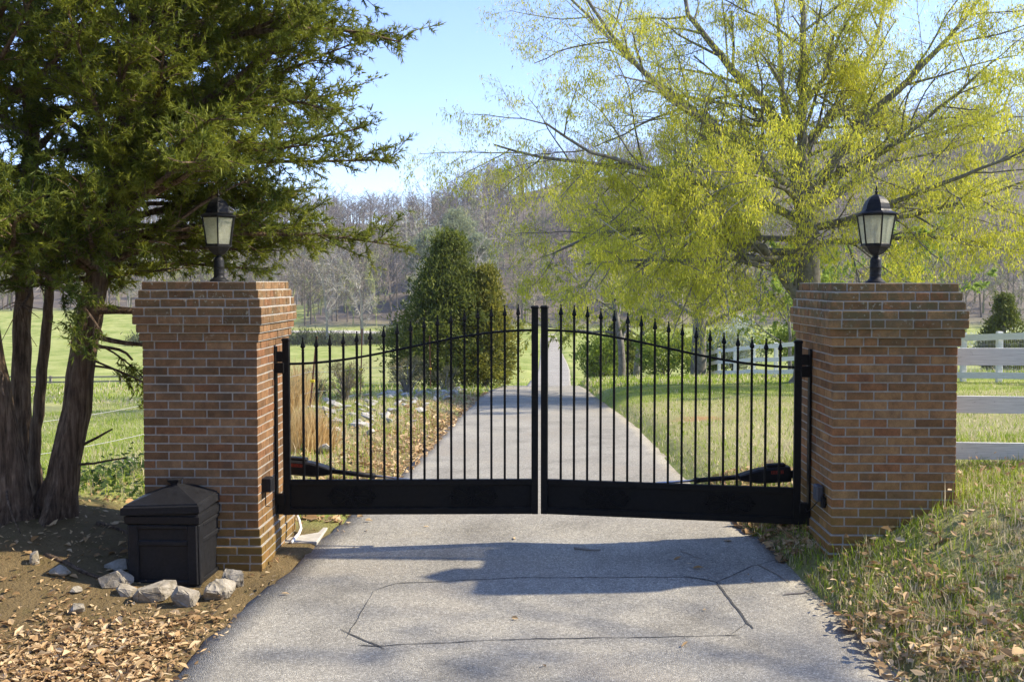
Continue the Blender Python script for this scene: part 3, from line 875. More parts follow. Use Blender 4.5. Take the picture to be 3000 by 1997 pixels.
# steel T-posts with yellow insulators and the wire strung along them
tp = [(-3.95, 17.6, 1.45, .10), (-3.95, 23.5, 1.75, .03), (-2.95, 25.8, 1.75, .05), (-2.45, 27.2, 1.65, -.02)]
lab = ['leaning rusty steel T-post beside the tallest tan grass', 'upright rusty T-post standing alone before the green field', 'rusty T-post close in front of the round cedar', 'short rusty T-post under the edge of the round cedar']
for (x, y, h, tilt), lb in zip(tp, lab):
    z = float(H(x, y))
    r_ = tag(empty('steel_fence_post', (x, y, z)), lb, 'fence post', 'T-posts along the bank')
    r_.rotation_euler = (0, tilt, 0)
    b = MB().box((-.017, -.003, -.2), (.017, .003, h)); b.box((-.003, .0031, -.2), (.003, .032, h)); b.build('shaft', M['rust'], r_)
    MB().cbox((-.04, -.03, .38*h), (.04, .006, .38*h+.05), .004).build('insulator', M['yellow'], r_)
b = MB()
wl = [(-9.5, 9.6), (-6.2, 10.6), (-4.7, 13.0), (-3.95, 17.6), (-3.95, 23.5), (-2.95, 25.8)]
wroot = tag(empty('wire_fence', (-6.2, 10.6, float(H(-6.2, 10.6)))), 'thin wire strands strung from the T-posts across the verge behind the cedar', 'wire fence')
ow = Vector(wroot.location)
for hh in (.35, .75):
    for (a, c), (x, y) in zip(wl[:-1], wl[1:]):
        p, q = Vector((a, c, float(H(a, c))+hh)), Vector((x, y, float(H(x, y))+hh))
        P = [p.lerp(q, t)-ow-Vector((0, 0, .05*math.sin(t*math.pi))) for t in np.linspace(0, 1, 8)]
        MB().tube([tuple(v) for v in P], .004, 4, False).build('wire', M['wire'], wroot)

# ------------------------------------------------------------------ vegetation helpers
def tris_mesh(name, B, D, Wd, cols, m, parent=None, loc=None, diamond=False):
    """slim leaves: base point B, length vector D, half-width vector Wd; pointed slivers, or diamonds of four corners"""
    n = len(B)
    if not diamond:
        V = np.empty((n, 3, 3), np.float32)
        V[:, 0] = B - Wd; V[:, 1] = B + Wd; V[:, 2] = B + D
        me = np_mesh(name, V.reshape(-1, 3), None, np.arange(n*3).reshape(-1, 3), np.repeat(cols, 3, axis=0))
        me.materials.append(m)
        return link(name, me, parent, loc)
    mid = B + D*.45
    V = np.empty((n, 4, 3), np.float32)
    V[:, 0] = B; V[:, 1] = mid + Wd; V[:, 2] = B + D; V[:, 3] = mid - Wd
    i = np.arange(n)*4
    Q = np.stack([i, i+1, i+2, i+3], -1)
    me = np_mesh(name, V.reshape(-1, 3), Q, None, np.repeat(cols, 4, axis=0))
    me.materials.append(m)
    return link(name, me, parent, loc)

def rand_dirs(g, n):
    return nrm(g.normal(size=(n, 3)))

def path(g, start, d, length, nseg, wander=.12, grav=0.0, curl=None):
    P = [np.array(start, float)]; d = np.array(d, float); d /= np.linalg.norm(d)
    st = length/nseg
    for i in range(nseg):
        d = d + g.normal(size=3)*wander + np.array((0, 0, grav))
        d /= np.linalg.norm(d)
        P.append(P[-1] + d*st)
    return np.array(P)

def at_t(P, t):
    f = t*(len(P)-1); i = min(int(f), len(P)-2); u = f-i
    return P[i]*(1-u)+P[i+1]*u, nrm(P[i+1]-P[i])

def perp(d, g):
    v = np.cross(d, g.normal(size=3)); return v/(np.linalg.norm(v)+1e-9)

# ------------------------------------------------------------------ the many-stemmed cedar beside the shaded pillar
g = np.random.default_rng(77)
cb = np.array((-4.0, 7.75, float(H(-4.0, 7.75))))
cedar = tag(empty('red_cedar', tuple(cb)), 'large dark green cedar with several leaning trunks beside the shaded pillar', 'tree')
stems = [
 ([(-3.95,7.6,.0),(-3.90,7.6,.20),(-3.80,7.6,.60),(-3.73,7.65,1.03),(-3.69,7.7,1.46),(-3.62,7.75,1.96),(-3.56,7.8,2.4),(-3.45,7.85,2.93),(-3.32,7.9,3.8),(-3.22,8.0,4.7),(-3.15,8.05,6.2),(-3.1,8.1,8.2)], [.24,.175,.125,.112,.102,.098,.09,.08,.068,.055,.04,.012]),
 ([(-4.20,7.5,.0),(-4.20,7.5,.21),(-4.21,7.5,.77),(-4.30,7.45,1.49),(-4.37,7.4,2.2),(-4.45,7.4,3.2),(-4.5,7.4,4.6),(-4.55,7.4,6.5),(-4.6,7.4,8.0)], [.25,.18,.15,.125,.11,.09,.07,.045,.012]),
 ([(-4.28,8.0,.0),(-4.31,8.0,.16),(-4.355,8.0,.98),(-4.38,8.05,1.73),(-4.36,8.1,2.35),(-4.34,8.2,3.3),(-4.33,8.3,4.9),(-4.3,8.35,6.8),(-4.3,8.4,8.6)], [.13,.095,.078,.072,.07,.064,.055,.04,.012]),
 ([(-4.10,7.85,.0),(-4.15,7.9,.24),(-4.20,7.9,.7),(-4.12,7.9,1.45),(-4.06,7.9,1.96),(-4.0,7.9,2.4),(-3.9,7.9,3.4)], [.085,.065,.05,.044,.04,.034,.02]),
]
bark = MB()
for P, r in stems:
    P = np.array(P)
    t = np.linspace(0, len(P)-1, 34); ip = np.stack([np.interp(t, np.arange(len(P)), P[:, k]) for k in range(3)], -1)
    ip += g.normal(size=ip.shape)*.006
    rad = np.interp(t, np.arange(len(r)), r)
    # fluted cedar bole
    n = 14; base = bark.n
    d = nrm(np.gradient(ip, axis=0)); u = nrm(np.cross(d, (0, 1, 0))); w = np.cross(d, u)
    a = np.arange(n)*2*math.pi/n
    fl = 1 + .13*np.sin(3*a+P[0, 0]*9)[None, :] + .09*np.sin(5*a+P[0, 1]*5)[None, :] + .03*g.normal(size=(len(ip), n))
    flare = 1 + .55*np.exp(-np.clip(ip[:, 2]-cb[2], 0, 9)/.12)[:, None]*np.clip(np.sin(4*a+1), -.2, 1)[None, :]
    ring = ip[:, None] + (rad[:, None]*fl*flare)[..., None]*(np.cos(a)[None, :, None]*u[:, None]+np.sin(a)[None, :, None]*w[:, None])
    i = np.arange(len(ip)-1)[:, None]*n; j = np.arange(n)[None]; k = (j+1) % n
    bark.add(ring.reshape(-1, 3)-cb, np.stack([i+j, i+k, i+n+k, i+n+j], -1).reshape(-1, 4))
# stripy bark
def cedar_bark():
    m_, nt = new_mat('stringy_cedar_bark')
    pos = coords(nt); mp = nd(nt, 'ShaderNodeMapping'); mp.inputs['Scale'].default_value = (34, 34, 3.2); L(nt, pos, mp.inputs[0])
    n = noise(nt, mp.outputs[0], 1.0, 6, .7); n2 = noise(nt, pos, 6, 4, .6)
    r = ramp(nt, [(.32, (.045,.032,.022)), (.5, (.15,.105,.07)), (.68, (.30,.225,.155))]); L(nt, n, r.inputs[0])
    r2 = ramp(nt, [(.3, (.7,.7,.7)), (.7, (1.15,1.1,1.05))]); L(nt, n2, r2.inputs[0])
    finish(nt, mixc(nt, 1.0, r.outputs[0], r2.outputs[0], 'MULTIPLY'), .95, n, 1.0, .035, .1)
    return m_
M['bark_cedar'] = cedar_bark()
bark.build('trunk', M['bark_cedar'], cedar, True)

limbs = MB(); NB, ND_, NW, NC = [], [], [], []
def cedar_sprays(P, g, clen, dens, tone, drop=False):
    """branchlets with feathery tufts along the outer part of a limb"""
    Ltot = np.linalg.norm(np.diff(P, axis=0), axis=1).sum()
    nb = max(3, int(Ltot*dens))
    for q in range(nb):
        t = .22 + .78*(q+g.random())/nb
        p, d = at_t(P, min(t, .999))
        side = perp(d, g); side[2] *= .45
        bd = nrm(d*g.uniform(.35, .9) + side*g.uniform(.5, 1.0) + np.array((0, 0, -.5 if drop else g.uniform(-.15, .35))))
        bl = clen*g.uniform(.45, 1.15)*(1.1-.45*t)
        BP = path(g, p, bd, bl, 4, .16, -.02)
        if near_lamp(BP): continue
        limbs.tube(BP[::2]-cb, np.linspace(.006, .0025, 3), 3, False)
        ns = int(bl*29)+5
        tt = g.uniform(.12, 1.0, ns)
        f = tt*4; i0 = np.minimum(f.astype(int), 3); u = (f-i0)[:, None]
        c = BP[i0]*(1-u)+BP[i0+1]*u
        dd = nrm(BP[i0+1]-BP[i0])
        sd_ = nrm(dd*.8 + rand_dirs(g, ns)*.85)                 # direction of each tuft
        k = 13
        tl = g.uniform(.05, .11, ns)                            # tuft length
        s = g.uniform(0, 1, (ns, k))
        b0 = c[:, None] + sd_[:, None]*(s*tl[:, None])[..., None]
        ld = nrm(sd_[:, None]*.9 + g.normal(size=(ns, k, 3))*.55)
        ln_ = g.uniform(.030, .066, (ns, k))
        D_ = ld*ln_[..., None]
        wv = nrm(np.cross(ld, g.normal(size=(ns, k, 3))))*(g.uniform(.0032, .0062, (ns, k)))[..., None]
        hue = tone + g.normal()*.10 + g.normal(size=(ns, 1))*.12 + g.normal(size=(ns, k))*.10
        hue = np.clip(hue, 0, 1)[..., None]
        col = (1-hue)*np.array((.065,.10,.016)) + hue*np.array((.30,.32,.034))
        NB.append(b0.reshape(-1, 3)-cb); ND_.append(D_.reshape(-1, 3)); NW.append(wv.reshape(-1, 3)); NC.append(col.reshape(-1, 3))

def near_lamp(P, m=0.0):
    return bool(((P[:, 0] > LPC[0]-.28) & (P[:, 0] < LPC[0]+.45) & (P[:, 1] < LPC[1]+.32) & (P[:, 2] < 3.02)).any())
def stem_at(k, z):
    P = np.array(stems[k][0]); return np.array([np.interp(z, P[:, 2], P[:, 0]), np.interp(z, P[:, 2], P[:, 1]), z])
nl = 0
for k, cnt in ((0, 130), (1, 66), (2, 60)):
    for q in range(cnt):
        z = 2.2 + 5.8*((q+g.random())/cnt)**1.25
        if k == 0:
            az = g.choice([g.uniform(-70, 50), g.uniform(-180, 180)], p=[.72, .28])
        else:
            az = g.uniform(-180, 180)
        Lm = np.interp(z, [2.0, 2.4, 3.0, 4.5, 6.0, 8.2], [1.3, 1.8, 2.05, 2.35, 1.7, .4])*g.uniform(.7, 1.12)
        el = np.interp(z, [2.2, 3, 6], [10, 14, 30]) + g.uniform(-10, 14)
        toward_gate = math.cos(R(az)) > .2 and k == 0
        if z < 2.1 and toward_gate and math.sin(R(az)) < .2: continue
        if z < 2.45 and toward_gate: el = abs(el)+8
        d = (math.cos(R(az))*math.cos(R(el)), math.sin(R(az))*math.cos(R(el)), math.sin(R(el)))
        P = path(g, stem_at(k, z), d, Lm, 8, .10, -.012)
        # nothing hangs into the gate or below the lamp on the pillar
        if toward_gate and P[:, 2].min() < 2.34 and P[-1, 0] > -2.9: continue
        if P[:, 1].min() < 4.9: continue
        if near_lamp(P): continue
        limbs.tube(P-cb, np.linspace(.034*Lm/2.2+.008, .006, 9), 5, False)
        cedar_sprays(P, g, .55, 13, np.clip(.42+.10*(P[-1, 0]+3.2)/2 + g.normal()*.12, .1, .85))
        nl += 1
# the long low branch reaching over beside the lantern and a few bare broken stubs
for p0, d0, ll, gr in (((-3.40,7.95,2.62), (1,.10,.08), 2.35, -.004), ((-3.40,7.9,3.2), (1,.25,.16), 2.3, -.006)):
    P = path(g, p0, d0, ll, 9, .05, gr)
    limbs.tube(P-cb, np.linspace(.035, .006, 10), 6, False)
    cedar_sprays(P, g, .55, 15, .55)
for q in range(9):
    P = path(g, (-3.5, 7.9, 2.4+.09*q), (1, g.uniform(.35, .8), g.uniform(-.04, .10)), g.uniform(1.3, 2.1), 8, .06, -.006)
    limbs.tube(P-cb, np.linspace(.026, .006, 9), 5, False)
    cedar_sprays(P, g, .5, 12, .6)
for p0, d0, ll, r0 in (((-3.62,7.72,2.02), (.9,-.1,.22), .80, .045), ((-3.63,7.72,1.82), (.95,-.2,.03), .75, .028), ((-3.66,7.7,1.75), (.9,.1,-.12), .5, .02), ((-3.66,7.7,1.55), (.9,0,.05), .55, .012),
                       ((-4.2,7.5,.62), (.35,-1,-.35), .75, .010), ((-4.3,7.45,1.6), (.8,-.9,-.05), .8, .010), ((-3.8,7.65,.80), (.9,.1,.5), .42, .018), ((-3.8,7.65,.72), (1,.1,.08), .5, .014)):
    P = path(g, p0, d0, ll, 6, .10, -.03)
    limbs.tube(P-cb, np.linspace(r0, r0*.45, 7), 6)
for p0, d0, ll in (((-3.62,7.75,1.75), (.8,.3,-.25), .65), ((-3.65,7.8,1.6), (.6,.5,-.4), .6)):
    P = path(g, p0, d0, ll, 6, .10, -.05); limbs.tube(P-cb, np.linspace(.010, .004, 7), 4, False)
    cedar_sprays(P, g, .32, 9, .75, True)
limbs.build('limb', M['bark_cedar'], cedar)
NB, ND_, NW, NC = (np.concatenate(a) for a in (NB, ND_, NW, NC))
wp = NB + cb                                    # kept trimmed back from the lantern and the pillar, and off the low trunks
lx_, ly_ = LPC
keep = ~((wp[:, 0] > lx_-.12) & (wp[:, 0] < lx_+.40) & (wp[:, 2] < 3.08) & (wp[:, 1] < ly_+.30))
keep &= ~((wp[:, 0] > lx_-.50) & (wp[:, 0] < lx_+.50) & (wp[:, 2] < 2.62) & (wp[:, 1] < ly_+.5))
keep &= (wp[:, 2] > 2.28 + .10*np.sin(wp[:, 0]*5)) | (wp[:, 0] > -3.55) | (wp[:, 1] > 7.9)
out = (wp[:, 2] > 5.0) | (wp[:, 0] < -5.1) | (wp[:, 1] > 9.3)       # the far side and the top need fewer, broader sprays
keep &= ~out | (g.random(len(wp)) < .30)
NW[out] *= 2.2
tris_mesh('foliage', NB[keep], ND_[keep], NW[keep], NC[keep], M['needle'], cedar)


st = tag(empty('cut_stump', (-4.0, 6.75, float(H(-4.0, 6.75)))), 'small slanting pale cut stem sprouting from the dirt near the cedar', 'stump')
MB().tube([(0.10,0,-.05),(.03,.0,.05),(-.03,.02,.16),(-.09,.03,.30)], (.055,.042,.035,.03), 8).build('stem', M['bark_pale'], st)

# ------------------------------------------------------------------ generic branching tree
class Tree:
    def __init__(s, name, label, base, cat='tree', group=None, seed=1):
        s.g = np.random.default_rng(seed); s.base = np.array(base, float)
        s.root = tag(empty(name, tuple(base)), label, cat, group)
        s.wood = MB(); s.twig = []
    def limb(s, P, r0, r1, n=6):
        s.wood.tube(np.asarray(P)-s.base, np.linspace(r0, r1, len(P)), n, False)
    def sprout(s, P, r0, depth, cnt, lf, rf, wander, grav, spread, t0=.25):
        """side branches along a limb; the last level is remembered as leafy twigs"""
        g = s.g; Lt = np.linalg.norm(np.diff(P, axis=0), axis=1).sum()
        n = max(2, int(cnt[0]*g.uniform(.8, 1.2)))
        for q in range(n):
            t = t0 + (1-t0)*(q+g.random())/n
            p, d = at_t(P, min(t, .999))
            bd = nrm(d*g.uniform(.45, .9) + perp(d, g)*spread*g.uniform(.6, 1.1))
            bl = Lt*lf[0]*g.uniform(.6, 1.2)*(1.15-.55*t)
            r = max(r0*rf*(1.1-.6*t), .004)
            B = path(g, p, bd, bl, 6 if depth > 1 else 4, wander, grav)
            s.limb(B if depth > 1 else B[::2], r, r*.35, 5 if depth > 2 else 3)
            if depth > 1: s.sprout(B, r, depth-1, cnt[1:], lf[1:], rf, wander, grav, spread)
            else: s.twig.append(B)
    def leaves(s, per, length, width, hang, ca, cb_, m, name='foliage', cmid=None, jitter=.06):
        g = s.g; T = np.array(s.twig)                       # (n,5,3)
        n = len(T); k = per
        f = g.uniform(.1, 4, (n, k)); i0 = np.minimum(f.astype(int), 3); u = (f-i0)[..., None]
        idx = np.arange(n)[:, None]
        B = T[idx, i0]*(1-u)+T[idx, i0+1]*u + g.normal(size=(n, k, 3))*jitter*.35
        D_ = nrm(g.normal(size=(n, k, 3))*(1-hang) + np.array((0, 0, -1.0))*hang)*(g.uniform(*length, (n, k)))[..., None]
        wv = nrm(np.cross(D_, g.normal(size=(n, k, 3))))*(g.uniform(*width, (n, k)))[..., None]
        h = np.clip(.5 + g.normal(size=(n, 1))*.22 + g.normal(size=(n, k))*.2, 0, 1)[..., None]
        col = (1-h)*np.array(ca)+h*np.array(cb_)
        B = B.reshape(-1, 3)-s.base
        return tris_mesh(name, B, D_.reshape(-1, 3), wv.reshape(-1, 3), col.reshape(-1, 3), m, s.root)
    def done(s, m):
        s.wood.build('trunk', m, s.root, True)

# ------------------------------------------------------------------ the big oak in catkin
ob = (7.905, 24.0, float(H(7.905, 24)) - .05)
ok = Tree('oak_tree', 'spreading oak with yellow-green catkins rising behind the lichen-stained pillar', ob, seed=5)
tz = ob[2]
tr = np.array([(7.9,24,tz-.1),(7.9,24,tz+.15),(7.9,24,.69),(7.86,24,2.3),(7.81,24,3.85),(7.78,24,4.7)])
ok.wood.tube(tr-ok.base, (.62,.42,.34,.31,.30,.24), 12, False)
for p0, d0, ll in (((7.9,24,tz+.1), (-1,-.5,-.25), .9), ((7.9,24,tz+.1), (.8,-.6,-.3), .8), ((7.9,24,tz+.1), (-.1,-1,-.3), .8)):
    ok.limb(path(ok.g, p0, d0, ll, 4, .05), .22, .05, 6)
mains = {
 'A': [(7.64,4.54),(7.52,5.35),(7.25,6.26),(6.75,7.11),(6.06,7.85),(5.48,8.64),(4.85,9.5),(4.6,10.8)],
 'B': [(7.7,4.6),(7.69,5.35),(7.57,6.03),(7.59,6.94),(7.6,8.25),(7.47,9.66),(7.45,11.6)],
 'C': [(7.52,5.35),(7.45,5.69),(7.27,6.6),(7.18,7.96),(7.13,9.32),(6.83,10.9)],
 'Dd': [(7.72,4.7),(7.75,5.46),(8.02,6.14),(8.6,6.7),(9.16,7.4),(9.66,8.2),(10.2,9.3),(10.5,10.5)],
 'E': [(7.85,4.3),(8.49,5.46),(9.11,6.49),(9.96,7.22),(10.63,8.02),(11.2,8.64),(12.0,9.95)],
 'F': [(7.8,3.8),(8.05,4.2),(8.96,4.83),(9.76,5.29),(10.9,6.03),(12.0,6.37),(13.5,7.0)],
 'G': [(7.75,4.2),(7.47,4.54),(6.72,5.12),(6.19,5.75),(5.33,6.14),(4.12,6.77),(3.2,7.62),(2.5,8.3),(1.65,9.5)],
 'Hh': [(7.8,1.3),(7.44,2.02),(6.91,2.77),(6.45,3.28),(5.7,3.46),(5.0,3.5),(4.0,3.2),(3.1,2.6)],
 'I': [(6.5,3.34),(6.21,3.86),(5.17,4.03),(4.02,4.72),(3.2,5.12),(2.0,5.35),(.75,6.03)],
 'J': [(7.55,6.3),(7.5,6.83),(7.9,7.28),(8.17,8.25),(8.73,9.6)],
 'Mm': [(7.65,3.9),(6.6,4.4),(5.2,4.9),(3.8,5.3),(2.3,5.5),(.8,5.7),(-.5,6.1)],
 'N': [(7.75,3.0),(6.6,3.1),(5.2,3.5),(3.6,3.7),(2.3,3.6),(1.2,3.1)],
 'O': [(7.6,4.6),(6.2,5.9),(4.8,7.0),(3.4,8.2),(2.2,9.6),(1.0,11.0)],
 'K': [(7.95,3.0),(8.17,3.34),(8.98,3.3),(9.78,3.4),(11.2,3.35),(12.7,2.9)],
}
dyo = {'A': 1.2, 'B': -.5, 'C': .6, 'Dd': 1.6, 'E': -1.4, 'F': .8, 'G': -1.6, 'Hh': -1.0, 'I': -2.2, 'J': -1.5, 'K': -2.0, 'Mm': 1.5, 'N': .8, 'O': 2.0}
rad = {'A': .20, 'B': .19, 'C': .12, 'Dd': .15, 'E': .15, 'F': .15, 'G': .16, 'Hh': .15, 'I': .12, 'J': .09, 'K': .10, 'Mm': .12, 'N': .11, 'O': .11}
og = ok.g
for k, P in mains.items():
    m_ = len(P)
    P3 = np.array([(x, 24 + dyo[k]*(i/(m_-1))**1.2 + (-.2 if k == 'I' else 0), z) for i, (x, z) in enumerate(P)])
    t = np.linspace(0, m_-1, m_*2); P3 = np.stack([np.interp(t, np.arange(m_), P3[:, q]) for q in range(3)], -1) + og.normal(size=(m_*2, 3))*.02
    ok.limb(P3, rad[k], rad[k]*.22, 7)
    low = k in ('Hh', 'I', 'K', 'F', 'G', 'Mm', 'N')
    ok.sprout(P3, rad[k]*.75, 3, [13, 8, 6], [.46, .55, .62], .42, .11, -.022 if low else .004, .9, .12)
for q in range(7):                                        # limbs reaching towards and away from the drive, filling the round crown
    z = og.uniform(2.0, 6.8); a = og.uniform(0, 2*math.pi)
    el = np.interp(z, [2, 4, 7], [-4, 12, 45])
    if q < 2: a = R(og.uniform(170, 250)); z = og.uniform(2.0, 3.6); el = og.uniform(-6, 10)
    d = (math.cos(a)*math.cos(R(el)), math.sin(a)*math.cos(R(el)), math.sin(R(el)))
    P = path(og, (7.8, 24, z), d, og.uniform(4.5, 6.5), 10, .08, -.008)
    ok.limb(P, .10, .02, 6)
    ok.sprout(P, .08, 3, [12, 7, 6], [.44, .55, .62], .42, .11, -.022, .9, .15)
ok.done(M['bark_oak'])
print('oak twigs', len(ok.twig))
ok.leaves(18, (.06,.14), (.008,.016), .70, (.33,.36,.03), (.76,.71,.07), M['leaf'], 'catkins', jitter=.28)

# hanging dead branches caught in the oak
ex = tag(empty('dead_branch', (5.6, 22.4, 2.6)), 'bare white dead branch caught hanging in the oak', 'branch')
b = MB()
for P, r0 in (([(.54,.3,1.48),(.15,.25,1.42),(-.22,.2,1.37),(-.7,.15,1.1),(-1.19,.1,.83),(-1.56,.05,.51),(-1.85,.0,.42),(-2.1,0,.37),(-2.4,0,.5),(-2.69,-.05,.67),(-3.44,-.1,1.21)], .042), ([(-1.85,0,.42),(-2.0,0,.05),(-2.25,.05,-.25),(-2.35,.1,-.55)], .018), ([(-.22,.2,1.37),(-.5,.2,1.55)], .02), ([(-1.19,.1,.83),(-1.25,.1,.45)], .015)):
    b.tube(P, np.linspace(r0, r0*.3, len(P)), 5, False)
b.build('wood', M['bark_pale'], ex)

# ------------------------------------------------------------------ other trees along the drive
def leafy(name, label, x, y, h, r, seed, ca, cb_, trunk_r, m, depth=(13, 6, 5, 4), per=16, leaf=((.10,.2),(.018,.035)), hang=.5, grp=None, stem=.25, bark='bark_oak', el0=5):
    z = float(H(x, y))
    T = Tree(name, label, (x, y, z), 'tree', grp, seed); g = T.g
    P = path(g, (x, y, z-.1), (g.normal()*.05, g.normal()*.05, 1), h*.92, 9, .05)
    T.wood.tube(P-T.base, np.linspace(trunk_r, trunk_r*.12, 10), 8, False)
    for q in range(depth[0]):
        t = stem + (.98-stem)*(q+g.random())/depth[0]
        p, d = at_t(P, t)
        a = q*2.4 + g.normal()*.4; e = R(el0 + 55*t + g.uniform(-12, 12))
        ll = r*g.uniform(.75, 1.15)*math.sin(math.pi*min(.96, .28+.68*t))
        B = path(g, p, (math.cos(a)*math.cos(e), math.sin(a)*math.cos(e), math.sin(e)), ll, 7, .09, -.008)
        T.limb(B, trunk_r*.42*(1.1-t*.7), .012, 5)
        if len(depth) > 3: T.sprout(B, trunk_r*.3, 2, depth[1:3], [.42, .5], .45, .1, -.01, .85, .25)
        else: T.sprout(B, trunk_r*.3, 1, depth[1:2], [.45], .45, .1, -.01, .85, .2)
    T.done(M[bark])
    if per: T.leaves(per, *leaf, hang, ca, cb_, m, 'foliage')
    return T
YG = ((.20,.24,.035), (.46,.46,.07)); SG = ((.14,.22,.03), (.36,.46,.07))
leafy('oak_tree', 'thick dark-trunked oak in catkin by the far end of the white fence', 8.15, 39.5, 11, 6.2, 31, *YG, .36, M['leaf'], (18, 7, 6, 4), 20, ((.12,.24),(.022,.042)), .65, None, .2)
leafy('oak_tree', 'slender oak in catkin close to the crest of the driveway', 5.4, 44.5, 9, 4.8, 32, *YG, .20, M['leaf'], (16, 7, 5, 4), 18, ((.12,.24),(.022,.042)), .6, None, .22)
leafy('oak_tree', 'yellow-leaved oak standing behind the slender oak', 7.0, 51, 10, 5, 33, *YG, .20, M['leaf'], (15, 7, 5, 4), 18, ((.14,.26),(.025,.045)), .6, None, .2)
leafy('maple_tree', 'fresh green young tree behind the white rail fence', 13.6, 44, 7, 4.0, 34, *SG, .13, M['leaf'], (16, 7, 5, 4), 18, ((.12,.22),(.03,.05)), .4, None, .08, el0=20)
leafy('maple_tree', 'thin green-leaved tree beside the rail fence and the big oak', 11.4, 37, 5.5, 2.6, 35, *SG, .09, M['leaf'], (13, 6, 5, 4), 14, ((.10,.2),(.025,.045)), .4, None, .1, el0=25)
leafy('maple_tree', 'leafy green tree rising over the white fence far behind the mossy pillar', 21, 46, 7.5, 4.4, 36, *SG, .14, M['leaf'], (15, 7, 5, 4), 16, ((.14,.25),(.03,.05)), .4, None, .12, el0=18)

# white blossoming shrubs, green shrubs
def clumps(name, label, x, y, rx, ry, rz, n, k, ca, cb_, m, cat, size=((.10,.18),(.03,.05)), zc=None, seed=1, stems_=6, grp=None, up=.4, bark='bark_grey', profile=None):
    g = np.random.default_rng(seed); z = float(H(x, y)); base = np.array((x, y, z))
    root = tag(empty(name, tuple(base)), label, cat, grp)
    if profile is None:
        c = rand_dirs(g, n)*(g.uniform(.35, 1.0, (n, 1)))*np.array((rx, ry, rz)) + np.array((0, 0, rz*1.02))
    else:
        t = g.random(n)**.85; rr = np.interp(t, *profile)
        a = g.uniform(0, 6.283, n); q = np.sqrt(g.uniform(.25, 1.0, n))*rr*(1+.16*np.sin(3*a+seed)*np.sin(7*t+seed)+.14*np.sin(5*a+11*t)+.20*g.normal(size=n))
        c = np.stack([np.cos(a)*q*rx, np.sin(a)*q*ry, .05*rz + t*rz], -1)
    c[:, 2] = np.maximum(c[:, 2], .05)
    w = MB()
    for q in range(stems_):
        e = c[g.integers(n)]
        if profile is not None: P = np.array([(0, 0, -.1), (e[0]*.1, e[1]*.1, e[2]*.5), tuple(e)]) if q else np.array([(0,0,-.1),(0,0,rz*.5),(0,0,rz*.95)])
        else: P = np.array([(e[0]*.05, e[1]*.05, -.1), (e[0]*.4, e[1]*.4, e[2]*.55), tuple(e)])
        r0 = (.02 + .012*rz) if (q or profile is None) else .035*rz
        w.tube(P, (r0, r0*.6, r0*.15), 5, False)
    w.build('stems', M[bark], root)
    out = nrm(c - np.array((0, 0, rz*.35)))
    cs = (rx+rz)*(.065 if profile is None else .034)
    B = c[:, None] + g.normal(size=(n, k, 3))*cs*np.array((1, 1, .7))
    D_ = nrm(out[:, None]*.6 + g.normal(size=(n, k, 3))*.8 + np.array((0, 0, up)))*(g.uniform(*size[0], (n, k)))[..., None]
    wv = nrm(np.cross(D_, g.normal(size=(n, k, 3))))*(g.uniform(*size[1], (n, k)))[..., None]
    h = np.clip(.5 + g.normal(size=(n, 1))*.25 + g.normal(size=(n, k))*.18, 0, 1)[..., None]
    col = (1-h)*np.array(ca)+h*np.array(cb_)
    tris_mesh('foliage', B.reshape(-1, 3), D_.reshape(-1, 3), wv.reshape(-1, 3), col.reshape(-1, 3), m, root)
    return root
WB = ((.45,.50,.30), (.85,.85,.76)); DG = ((.05,.075,.015), (.20,.225,.034)); MG = ((.09,.15,.02), (.32,.40,.06))
for x, y, rx, rz, sd_, lb in ((10.6, 42.5, 1.3, 1.5, 51, 'white-blossomed shrub over the rail fence beyond the big oak'), (23.4, 43, 1.7, 1.3, 52, 'white-blossomed shrub over the fence next to the small dark cedar'), (19.2, 47, 1.2, 1.6, 53, 'tall pale blossoming shrub between the pillar and the small dark cedar')):
    clumps('blossom_shrub', lb, x, y, rx, rx, rz, 70, 60, *WB, M['leaf'], 'shrub', ((.09,.16),(.03,.05)), seed=sd_, stems_=14)
for x, y, rx, rz, sd_, lb in ((7.0, 41.0, 1.5, 1.1, 61, 'rounded green shrub at the foot of the dark-trunked oak'), (9.6, 43.5, 1.6, 1.1, 62, 'low green shrub under the white blossoms'), (13.0, 41.0, 1.7, 1.2, 63, 'bushy green shrub behind the rail fence'), (4.6, 47.0, 1.3, 1.3, 64, 'small green shrub beside the driveway crest'), (16.5, 41, 2.0, 1.2, 65, 'yellowish green shrub behind the mossy pillar')):
    clumps('green_shrub', lb, x, y, rx, rx, rz, 80, 60, *MG, M['leaf'], 'shrub', ((.10,.18),(.03,.05)), seed=sd_, stems_=12)
cone = ((0, .1, .25, .5, .75, .9, 1.0), (.55, .92, 1.0, .68, .33, .12, .0))
clumps('juniper_tree', 'dark green rounded cedar standing by the bank rocks beyond the gate', -2.35, 33.5, 2.1, 2.1, 5.2, 560, 80, *DG, M['needle'], 'tree', ((.10,.22),(.02,.04)), seed=71, stems_=14, up=.55, profile=cone)
clumps('juniper_tree', 'olive yellow cedar leaning into the dark green one', -.95, 33.2, 1.15, 1.15, 4.1, 300, 75, (.09,.11,.018), (.30,.28,.04), M['needle'], 'tree', ((.10,.2),(.02,.036)), seed=72, stems_=8, up=.55, profile=cone)
clumps('juniper_tree', 'small dark cedar peeking over the white fence behind the mossy pillar', 22.6, 41.5, 1.2, 1.2, 3.4, 170, 60, *DG, M['needle'], 'tree', ((.12,.22),(.025,.045)), seed=73, stems_=5, up=.5, profile=cone)
